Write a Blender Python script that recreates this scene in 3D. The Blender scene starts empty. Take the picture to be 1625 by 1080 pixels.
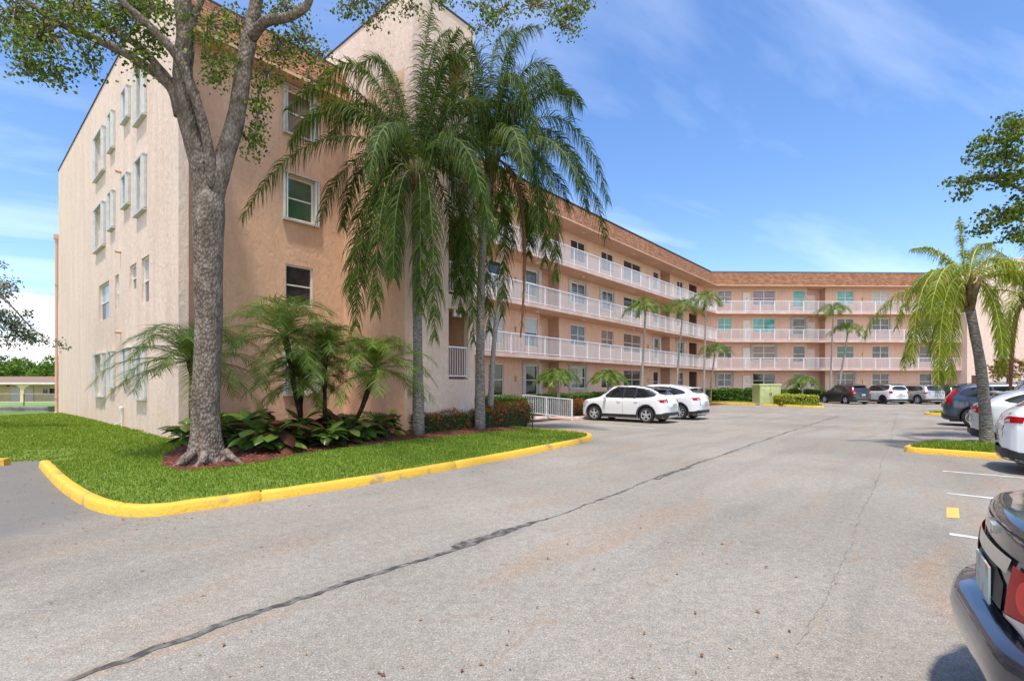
import bpy, bmesh, math, random
import numpy as np
from mathutils import Vector, Matrix
from mathutils.bvhtree import BVHTree
from mathutils.geometry import delaunay_2d_cdt

# ------------------------------------------------------------------ camera, light, exposure
SC = bpy.context.scene
COL = SC.collection
H = 1.6; FPX = 784.0; UC = 812.5; VH = 611.0
cam_d = bpy.data.cameras.new("camera"); cam = bpy.data.objects.new("camera", cam_d); COL.objects.link(cam)
cam.location = (0, 0, H); cam.rotation_euler = (math.radians(90), 0, 0)
cam_d.sensor_width = 36; cam_d.lens = 36 * FPX / 1625; cam_d.shift_y = 71.0 / 1625
cam_d.clip_start = 0.05; cam_d.clip_end = 3000
SC.camera = cam
SUN_EL = math.radians(72); SUN_AZ = math.radians(190)      # clockwise from +Y: behind the camera, to its left
sun_d = bpy.data.lights.new("sun", 'SUN'); sun = bpy.data.objects.new("sun", sun_d); COL.objects.link(sun)
sun_d.energy = 2.9; sun_d.angle = math.radians(4); sun_d.color = (1.0, 0.925, 0.80)
sv = Vector((math.sin(SUN_AZ) * math.cos(SUN_EL), math.cos(SUN_AZ) * math.cos(SUN_EL), math.sin(SUN_EL)))
sun.rotation_euler = sv.to_track_quat('Z', 'Y').to_euler(); sun.location = (0, -5, 30)
SC.view_settings.view_transform = 'Standard'; SC.view_settings.look = 'None'
SC.view_settings.exposure = 0.80; SC.view_settings.gamma = 1
SC.cycles.max_bounces = 6; SC.cycles.transparent_max_bounces = 8

W = bpy.data.worlds.new("World"); SC.world = W; W.use_nodes = True
nt = W.node_tree; nt.nodes.clear()
def nn(nt, t, **k):
    n = nt.nodes.new(t)
    for a, b in k.items(): setattr(n, a, b)
    return n
def build_world():
    L = nt.links
    out = nn(nt, 'ShaderNodeOutputWorld'); bg = nn(nt, 'ShaderNodeBackground')
    sky = nn(nt, 'ShaderNodeTexSky', sky_type='NISHITA', sun_disc=False)
    sky.sun_elevation = SUN_EL; sky.sun_rotation = SUN_AZ
    sky.air_density = 1.0; sky.dust_density = 0.6; sky.ozone_density = 2.5
    hs = nn(nt, 'ShaderNodeHueSaturation'); hs.inputs['Saturation'].default_value = 1.17; hs.inputs['Value'].default_value = 1.0; hs.inputs['Hue'].default_value = 0.506
    L.new(sky.outputs[0], hs.inputs['Color'])
    tc = nn(nt, 'ShaderNodeTexCoord'); sep = nn(nt, 'ShaderNodeSeparateXYZ'); L.new(tc.outputs['Generated'], sep.inputs[0])
    def M(op, a, b=None, c=None):
        m = nn(nt, 'ShaderNodeMath', operation=op)
        for i, x in enumerate((a, b, c)):
            if x is None: continue
            if isinstance(x, (int, float)): m.inputs[i].default_value = x
            else: L.new(x, m.inputs[i])
        return m.outputs[0]
    X, Y, Z = sep.outputs
    zc = M('MAXIMUM', Z, 0.0); den = M('ADD', zc, 0.12)
    px = M('DIVIDE', X, den); py = M('DIVIDE', Y, den)
    # thin streaky cirrus
    cv = nn(nt, 'ShaderNodeCombineXYZ')
    L.new(M('ADD', M('MULTIPLY', px, 0.42), M('MULTIPLY', py, 0.12)), cv.inputs[0])
    L.new(M('SUBTRACT', M('MULTIPLY', py, 1.25), M('MULTIPLY', px, 0.62)), cv.inputs[1])
    no = nn(nt, 'ShaderNodeTexNoise'); no.inputs['Scale'].default_value = 1.1; no.inputs['Detail'].default_value = 7
    no.inputs['Roughness'].default_value = 0.55; no.inputs['Distortion'].default_value = 0.35
    L.new(cv.outputs[0], no.inputs['Vector'])
    r = nn(nt, 'ShaderNodeMapRange'); r.inputs[1].default_value = 0.47; r.inputs[2].default_value = 0.85; r.inputs[3].default_value = 0; r.inputs[4].default_value = 0.45
    L.new(no.outputs[0], r.inputs[0])
    # cumulus banks near the horizon
    cv2 = nn(nt, 'ShaderNodeCombineXYZ'); at = M('ARCTAN2', X, Y)
    L.new(M('MULTIPLY', at, 5.0), cv2.inputs[0]); L.new(M('MULTIPLY', Z, 11.0), cv2.inputs[1])
    n2 = nn(nt, 'ShaderNodeTexNoise'); n2.inputs['Scale'].default_value = 1.3; n2.inputs['Detail'].default_value = 8; n2.inputs['Roughness'].default_value = 0.5
    L.new(cv2.outputs[0], n2.inputs['Vector'])
    band = nn(nt, 'ShaderNodeMapRange'); band.inputs[1].default_value = 0.02; band.inputs[2].default_value = 0.24; band.inputs[3].default_value = 0.17; band.inputs[4].default_value = -0.22
    L.new(Z, band.inputs[0])
    # one white bank low in the left of the view, one small puff over the far roof
    def blob(u0, v0, su, sv_, amp):
        q0 = math.atan2(u0 - UC, FPX); z0 = (VH - v0) / math.sqrt((u0 - UC) ** 2 + FPX ** 2 + (VH - v0) ** 2)
        a = M('DIVIDE', M('SUBTRACT', at, q0), su); b = M('DIVIDE', M('SUBTRACT', Z, z0), sv_)
        d = M('ADD', M('MULTIPLY', a, a), M('MULTIPLY', b, b))
        return M('MULTIPLY', M('MAXIMUM', M('SUBTRACT', 1.0, d), 0.0), amp)
    s = M('ADD', n2.outputs[0], band.outputs[0])
    s = M('ADD', s, blob(60, 505, 0.15, 0.07, 0.21)); s = M('ADD', s, blob(1332, 432, 0.035, 0.022, 0.34))
    # unseen cloud cover added behind the camera for soft fill on the facades
    s = M('ADD', s, M('MULTIPLY', M('MINIMUM', M('MAXIMUM', M('MULTIPLY_ADD', Y, -1.2, -0.1), 0.0), 0.8), 0.55))
    r2 = nn(nt, 'ShaderNodeMapRange'); r2.inputs[1].default_value = 0.68; r2.inputs[2].default_value = 0.80; r2.inputs[3].default_value = 0; r2.inputs[4].default_value = 0.9
    L.new(s, r2.inputs[0])
    m1 = nn(nt, 'ShaderNodeMix', data_type='RGBA'); L.new(r.outputs[0], m1.inputs[0]); L.new(hs.outputs[0], m1.inputs[6]); m1.inputs[7].default_value = (6.9, 7.2, 7.6, 1)
    m2 = nn(nt, 'ShaderNodeMix', data_type='RGBA'); L.new(r2.outputs[0], m2.inputs[0]); L.new(m1.outputs[2], m2.inputs[6]); m2.inputs[7].default_value = (8.2, 8.1, 8.0, 1)
    bg.inputs[1].default_value = 0.15
    L.new(m2.outputs[2], bg.inputs[0]); L.new(bg.outputs[0], out.inputs[0])
build_world()

# ------------------------------------------------------------------ materials
def mat(name, base, rough=0.6, var=None, scale=5.0, bump=0.0, bscale=40.0, metal=0.0, spec=0.5, coat=0.0, detail=4, mix=(0.35, 0.65), trans=0.0, coords='Object', stretch=None, emis=None):
    m = bpy.data.materials.new(name); m.use_nodes = True; t = m.node_tree; L = t.links
    b = t.nodes['Principled BSDF']; out = t.nodes['Material Output']
    b.inputs['Base Color'].default_value = (*base, 1); b.inputs['Roughness'].default_value = rough
    b.inputs['Metallic'].default_value = metal; b.inputs['Specular IOR Level'].default_value = spec
    b.inputs['Coat Weight'].default_value = coat; b.inputs['Coat Roughness'].default_value = 0.03
    tc = nn(t, 'ShaderNodeTexCoord'); vec = tc.outputs[coords]
    if stretch:
        mp = nn(t, 'ShaderNodeMapping'); mp.inputs['Scale'].default_value = stretch; L.new(vec, mp.inputs[0]); vec = mp.outputs[0]
    col = None
    if var is not None:
        no = nn(t, 'ShaderNodeTexNoise'); no.inputs['Scale'].default_value = scale; no.inputs['Detail'].default_value = detail; L.new(vec, no.inputs['Vector'])
        mr = nn(t, 'ShaderNodeMapRange'); mr.inputs[1].default_value = mix[0]; mr.inputs[2].default_value = mix[1]; L.new(no.outputs[0], mr.inputs[0])
        mx = nn(t, 'ShaderNodeMix', data_type='RGBA'); mx.inputs[6].default_value = (*base, 1); mx.inputs[7].default_value = (*var, 1)
        L.new(mr.outputs[0], mx.inputs[0]); L.new(mx.outputs[2], b.inputs['Base Color']); col = mx.outputs[2]
    if bump:
        n2 = nn(t, 'ShaderNodeTexNoise'); n2.inputs['Scale'].default_value = bscale; n2.inputs['Detail'].default_value = 4; L.new(vec, n2.inputs['Vector'])
        bp = nn(t, 'ShaderNodeBump'); bp.inputs['Strength'].default_value = bump; bp.inputs['Distance'].default_value = 0.02
        L.new(n2.outputs[0], bp.inputs['Height']); L.new(bp.outputs[0], b.inputs['Normal'])
    m['col'] = 1
    return m
def leafmat(name, c1, c2, c3=None, trans=0.35, rough=0.45):
    """leaf colour varies per leaf (mesh island), with some light passing through"""
    m = bpy.data.materials.new(name); m.use_nodes = True; t = m.node_tree; L = t.links
    b = t.nodes['Principled BSDF']; out = t.nodes['Material Output']
    g = nn(t, 'ShaderNodeNewGeometry'); cr = nn(t, 'ShaderNodeValToRGB')
    cr.color_ramp.elements[0].color = (*c1, 1); cr.color_ramp.elements[1].color = (*c2, 1)
    if c3:
        cr.color_ramp.elements[1].position = 0.7
        e = cr.color_ramp.elements.new(1.0); e.color = (*c3, 1)
    L.new(g.outputs['Random Per Island'], cr.inputs[0])
    L.new(cr.outputs[0], b.inputs['Base Color']); b.inputs['Roughness'].default_value = rough; b.inputs['Specular IOR Level'].default_value = 0.22
    tr = nn(t, 'ShaderNodeBsdfTranslucent'); ms = nn(t, 'ShaderNodeMixShader'); ms.inputs[0].default_value = trans
    hs = nn(t, 'ShaderNodeHueSaturation'); hs.inputs['Value'].default_value = 1.6; hs.inputs['Hue'].default_value = 0.48; L.new(cr.outputs[0], hs.inputs['Color']); L.new(hs.outputs[0], tr.inputs[0])
    L.new(b.outputs[0], ms.inputs[1]); L.new(tr.outputs[0], ms.inputs[2]); L.new(ms.outputs[0], out.inputs[0])
    return m
def stucco(name, base, var, bs=0.5, strip=0.0):
    """rough trowelled stucco with streaks running down and low damp stains"""
    m = bpy.data.materials.new(name); m.use_nodes = True; t = m.node_tree; L = t.links
    b = t.nodes['Principled BSDF']; b.inputs['Roughness'].default_value = 0.9; b.inputs['Specular IOR Level'].default_value = 0.2
    tc = nn(t, 'ShaderNodeTexCoord')
    mp = nn(t, 'ShaderNodeMapping'); mp.inputs['Scale'].default_value = (1.6, 1.6, 0.22); L.new(tc.outputs['Object'], mp.inputs[0])
    n1 = nn(t, 'ShaderNodeTexNoise'); n1.inputs['Scale'].default_value = 1.0; n1.inputs['Detail'].default_value = 6; L.new(mp.outputs[0], n1.inputs[0])
    mr = nn(t, 'ShaderNodeMapRange'); mr.inputs[1].default_value = 0.35; mr.inputs[2].default_value = 0.72; L.new(n1.outputs[0], mr.inputs[0])
    mx = nn(t, 'ShaderNodeMix', data_type='RGBA'); mx.inputs[6].default_value = (*base, 1); mx.inputs[7].default_value = (*var, 1); L.new(mr.outputs[0], mx.inputs[0])
    n2 = nn(t, 'ShaderNodeTexNoise'); n2.inputs['Scale'].default_value = 7; n2.inputs['Detail'].default_value = 7; n2.inputs['Roughness'].default_value = 0.65; n2.inputs['Distortion'].default_value = 0.8
    mp2 = nn(t, 'ShaderNodeMapping'); mp2.inputs['Scale'].default_value = (1, 1, 0.6); L.new(tc.outputs['Object'], mp2.inputs[0]); L.new(mp2.outputs[0], n2.inputs[0])
    m2 = nn(t, 'ShaderNodeMix', data_type='RGBA'); m2.blend_type = 'MULTIPLY'; m2.inputs[0].default_value = 1
    r2 = nn(t, 'ShaderNodeMapRange'); r2.inputs[1].default_value = 0.3; r2.inputs[2].default_value = 0.6; r2.inputs[3].default_value = 0.86; r2.inputs[4].default_value = 1.03; L.new(n2.outputs[0], r2.inputs[0])
    L.new(mx.outputs[2], m2.inputs[6]); L.new(r2.outputs[0], m2.inputs[7])
    # ochre sprinkler stains near the ground, with their own blotchy outline
    sp = nn(t, 'ShaderNodeSeparateXYZ'); L.new(tc.outputs['Object'], sp.inputs[0])
    n3 = nn(t, 'ShaderNodeTexNoise'); n3.inputs['Scale'].default_value = 0.9; L.new(tc.outputs['Object'], n3.inputs[0])
    ad = nn(t, 'ShaderNodeMath', operation='MULTIPLY_ADD'); L.new(sp.outputs[2], ad.inputs[0]); ad.inputs[1].default_value = -0.22; L.new(n3.outputs[0], ad.inputs[2])
    r3 = nn(t, 'ShaderNodeMapRange'); r3.inputs[1].default_value = 0.30; r3.inputs[2].default_value = 0.62; r3.inputs[4].default_value = 0.3; L.new(ad.outputs[0], r3.inputs[0])
    m3 = nn(t, 'ShaderNodeMix', data_type='RGBA'); m3.inputs[7].default_value = (base[0] * .86, base[1] * .72, base[2] * .50, 1)
    L.new(r3.outputs[0], m3.inputs[0]); L.new(m2.outputs[2], m3.inputs[6]); L.new(m3.outputs[2], b.inputs['Base Color'])
    bp = nn(t, 'ShaderNodeBump'); bp.inputs['Strength'].default_value = bs; bp.inputs['Distance'].default_value = 0.03; L.new(n2.outputs[0], bp.inputs['Height']); L.new(bp.outputs[0], b.inputs['Normal'])
    return m
def grooved(name, base, var, pitch=0.2, hor=False):
    """vertically grooved siding; grooves follow UV x in metres"""
    m = stucco(name, base, var, 0.12); t = m.node_tree; L = t.links; b = t.nodes['Principled BSDF']
    uv = nn(t, 'ShaderNodeTexCoord'); sp = nn(t, 'ShaderNodeSeparateXYZ'); L.new(uv.outputs['UV'], sp.inputs[0])
    d = nn(t, 'ShaderNodeMath', operation='DIVIDE'); d.inputs[1].default_value = pitch; L.new(sp.outputs[1 if hor else 0], d.inputs[0])
    f = nn(t, 'ShaderNodeMath', operation='FRACT'); L.new(d.outputs[0], f.inputs[0])
    c = nn(t, 'ShaderNodeMath', operation='GREATER_THAN'); c.inputs[1].default_value = 0.07; L.new(f.outputs[0], c.inputs[0])
    src = b.inputs['Base Color'].links[0].from_socket
    mx = nn(t, 'ShaderNodeMix', data_type='RGBA'); mx.blend_type = 'MULTIPLY'; mx.inputs[0].default_value = 1
    r = nn(t, 'ShaderNodeMapRange'); r.inputs[3].default_value = 0.80; L.new(c.outputs[0], r.inputs[0])
    L.new(src, mx.inputs[6]); L.new(r.outputs[0], mx.inputs[7]); L.new(mx.outputs[2], b.inputs['Base Color'])
    return m
def shingle(name, c1, c2, c3):
    m = bpy.data.materials.new(name); m.use_nodes = True; t = m.node_tree; L = t.links
    b = t.nodes['Principled BSDF']; b.inputs['Roughness'].default_value = 0.95; b.inputs['Specular IOR Level'].default_value = 0.15
    uv = nn(t, 'ShaderNodeTexCoord')
    br = nn(t, 'ShaderNodeTexBrick'); br.inputs['Scale'].default_value = 1; br.inputs['Brick Width'].default_value = 0.30; br.inputs['Row Height'].default_value = 0.15
    br.inputs['Mortar Size'].default_value = 0.012; br.inputs['Color1'].default_value = (*c1, 1); br.inputs['Color2'].default_value = (*c2, 1); br.inputs['Mortar'].default_value = (*c3, 1)
    br.inputs['Bias'].default_value = 0.0
    L.new(uv.outputs['UV'], br.inputs[0])
    no = nn(t, 'ShaderNodeTexNoise'); no.inputs['Scale'].default_value = 2.2; no.inputs['Detail'].default_value = 6; L.new(uv.outputs['UV'], no.inputs[0])
    mx = nn(t, 'ShaderNodeMix', data_type='RGBA'); mx.blend_type = 'MULTIPLY'; mx.inputs[0].default_value = 1
    r = nn(t, 'ShaderNodeMapRange'); r.inputs[1].default_value = 0.3; r.inputs[2].default_value = 0.7; r.inputs[3].default_value = 0.82; r.inputs[4].default_value = 1.12
    L.new(no.outputs[0], r.inputs[0]); L.new(br.outputs[0], mx.inputs[6]); L.new(r.outputs[0], mx.inputs[7]); L.new(mx.outputs[2], b.inputs['Base Color'])
    bp = nn(t, 'ShaderNodeBump'); bp.inputs['Strength'].default_value = 0.8; bp.inputs['Distance'].default_value = 0.02; bp.invert = True
    L.new(br.outputs[1], bp.inputs['Height']); L.new(bp.outputs[0], b.inputs['Normal'])
    return m
def asphalt():
    m = bpy.data.materials.new("worn_asphalt"); m.use_nodes = True; t = m.node_tree; L = t.links
    b = t.nodes['Principled BSDF']; b.inputs['Roughness'].default_value = 0.88; b.inputs['Specular IOR Level'].default_value = 0.3
    tc = nn(t, 'ShaderNodeTexCoord'); V = tc.outputs['Object']
    def noise(scale, detail=5, st=None, dist=0, rough=.5):
        v = V
        if st:
            mp = nn(t, 'ShaderNodeMapping', vector_type='TEXTURE'); mp.inputs['Rotation'].default_value = (0, 0, -st[2]); mp.inputs['Scale'].default_value = (1 / st[0], 1 / st[1], 1); L.new(V, mp.inputs[0]); v = mp.outputs[0]
        n = nn(t, 'ShaderNodeTexNoise'); n.inputs['Scale'].default_value = scale; n.inputs['Detail'].default_value = detail; n.inputs['Distortion'].default_value = dist; n.inputs['Roughness'].default_value = rough
        L.new(v, n.inputs[0]); return n.outputs[0]
    def rng(s, a, b_, c, d):
        r = nn(t, 'ShaderNodeMapRange'); L.new(s, r.inputs[0])
        for i, x in enumerate((a, b_, c, d)): r.inputs[i + 1].default_value = x
        return r.outputs[0]
    def mixc(fac, a, bcol, blend='MIX'):
        x = nn(t, 'ShaderNodeMix', data_type='RGBA'); x.blend_type = blend
        if isinstance(fac, float): x.inputs[0].default_value = fac
        else: L.new(fac, x.inputs[0])
        for i, c in ((6, a), (7, bcol)):
            if isinstance(c, tuple): x.inputs[i].default_value = (*c, 1)
            else: L.new(c, x.inputs[i])
        return x.outputs[2]
    a = -math.radians(48.9)
    c = mixc(rng(noise(0.28, 5), .38, .64, 0, 1), (0.290, 0.262, 0.220), (0.362, 0.329, 0.280))
    c = mixc(rng(noise(1.0, 6, (0.25, 1.6, a), .4), .50, .74, 0, .5), c, (0.205, 0.185, 0.160))           # tyre-worn streaks along the drive
    c = mixc(rng(noise(0.9, 7, (0.35, 1.3, a), 1.2), .54, .70, 0, .50), c, (0.36, 0.245, 0.15))          # rusty stains
    c = mixc(rng(noise(2.6, 8, None, 1.5), .60, .74, 0, .30), c, (0.19, 0.165, 0.14)); c = mixc(rng(noise(0.55, 9, (0.5, 2.2, a - .35), 2.2), .66, .70, 0, .35), c, (0.33, 0.20, 0.11))                  # oily patches
    c = mixc(1.0, c, rng(noise(13, 8, None, .6, .7), .32, .68, .84, 1.14), 'MULTIPLY')
    c = mixc(rng(noise(5.5, 9, (0.45, 1.5, a + .6), 1.0, .65), .60, .68, 0, .55), c, (0.33, 0.215, 0.13))
    # aggregate
    vo = nn(t, 'ShaderNodeTexVoronoi'); vo.inputs['Scale'].default_value = 120; L.new(V, vo.inputs[0])
    c = mixc(1.0, c, rng(vo.outputs['Distance'], 0.0, 0.75, 1.22, 0.70), 'MULTIPLY')
    vo2 = nn(t, 'ShaderNodeTexVoronoi'); vo2.inputs['Scale'].default_value = 120; L.new(V, vo2.inputs[0])
    sx = nn(t, 'ShaderNodeSeparateColor'); L.new(vo2.outputs['Color'], sx.inputs[0])
    c = mixc(rng(sx.outputs[0], .90, .96, 0, .40), c, (0.09, 0.085, 0.08))
    c = mixc(rng(sx.outputs[1], .93, .97, 0, .35), c, (0.62, 0.60, 0.57))
    # hairline cracks
    v3 = nn(t, 'ShaderNodeTexVoronoi', feature='DISTANCE_TO_EDGE'); v3.inputs['Scale'].default_value = 0.16
    mp = nn(t, 'ShaderNodeVectorMath', operation='ADD'); L.new(V, mp.inputs[0])
    nv = nn(t, 'ShaderNodeTexNoise'); nv.inputs['Scale'].default_value = 1.1; nv.inputs['Detail'].default_value = 6; L.new(V, nv.inputs[0])
    sc = nn(t, 'ShaderNodeVectorMath', operation='SCALE'); sc.inputs[3].default_value = 1.6; L.new(nv.outputs[1], sc.inputs[0]); L.new(sc.outputs[0], mp.inputs[1]); L.new(mp.outputs[0], v3.inputs[0])
    c = mixc(rng(v3.outputs['Distance'], 0.0, 0.0016, .22, 0), c, (0.10, 0.095, 0.09))
    # dark older asphalt in the side lane, to the left of the kerb
    sp = nn(t, 'ShaderNodeSeparateXYZ'); L.new(V, sp.inputs[0])
    ad = nn(t, 'ShaderNodeMath', operation='MULTIPLY_ADD'); L.new(noise(1.3), ad.inputs[0]); ad.inputs[1].default_value = 1.6; L.new(sp.outputs[0], ad.inputs[2])
    c = mixc(rng(ad.outputs[0], -4.9, -3.3, .75, 0), c, (0.135, 0.130, 0.122))
    L.new(c, b.inputs['Base Color'])
    bp = nn(t, 'ShaderNodeBump'); bp.inputs['Strength'].default_value = 0.4; bp.inputs['Distance'].default_value = 0.006; bp.invert = True; L.new(vo.outputs['Distance'], bp.inputs['Height']); L.new(bp.outputs[0], b.inputs['Normal'])
    return m
def bark(name, c1, c2, c3, scale=1.0, ring=False):
    m = bpy.data.materials.new(name); m.use_nodes = True; t = m.node_tree; L = t.links
    b = t.nodes['Principled BSDF']; b.inputs['Roughness'].default_value = 0.95; b.inputs['Specular IOR Level'].default_value = 0.1
    tc = nn(t, 'ShaderNodeTexCoord'); mp = nn(t, 'ShaderNodeMapping'); L.new(tc.outputs['Object'], mp.inputs[0])
    mp.inputs['Scale'].default_value = (1, 1, 3.5) if ring else (1, 1, 0.55)
    vo = nn(t, 'ShaderNodeTexVoronoi'); vo.inputs['Scale'].default_value = (9 if ring else 26) * scale; L.new(mp.outputs[0], vo.inputs[0])
    no = nn(t, 'ShaderNodeTexNoise'); no.inputs['Scale'].default_value = 7 * scale; no.inputs['Detail'].default_value = 8; no.inputs['Roughness'].default_value = .65; L.new(mp.outputs[0], no.inputs[0])
    cr = nn(t, 'ShaderNodeValToRGB'); e = cr.color_ramp.elements; e[0].position = .36; e[0].color = (*c1, 1); e[1].position = .66; e[1].color = (*c3, 1)
    k = e.new(.5); k.color = (*c2, 1); L.new(no.outputs[0], cr.inputs[0])
    mx = nn(t, 'ShaderNodeMix', data_type='RGBA'); mx.blend_type = 'MULTIPLY'; mx.inputs[0].default_value = .85
    r = nn(t, 'ShaderNodeMapRange'); r.inputs[1].default_value = .1; r.inputs[2].default_value = .7; r.inputs[3].default_value = 1.12 if ring else 1.15; r.inputs[4].default_value = .78 if ring else .6; L.new(vo.outputs['Distance'], r.inputs[0])
    L.new(cr.outputs[0], mx.inputs[6]); L.new(r.outputs[0], mx.inputs[7]); L.new(mx.outputs[2], b.inputs['Base Color'])
    bp = nn(t, 'ShaderNodeBump'); bp.inputs['Strength'].default_value = 0.9; bp.inputs['Distance'].default_value = 0.03; bp.invert = True; L.new(vo.outputs['Distance'], bp.inputs['Height']); L.new(bp.outputs[0], b.inputs['Normal'])
    return m

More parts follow.
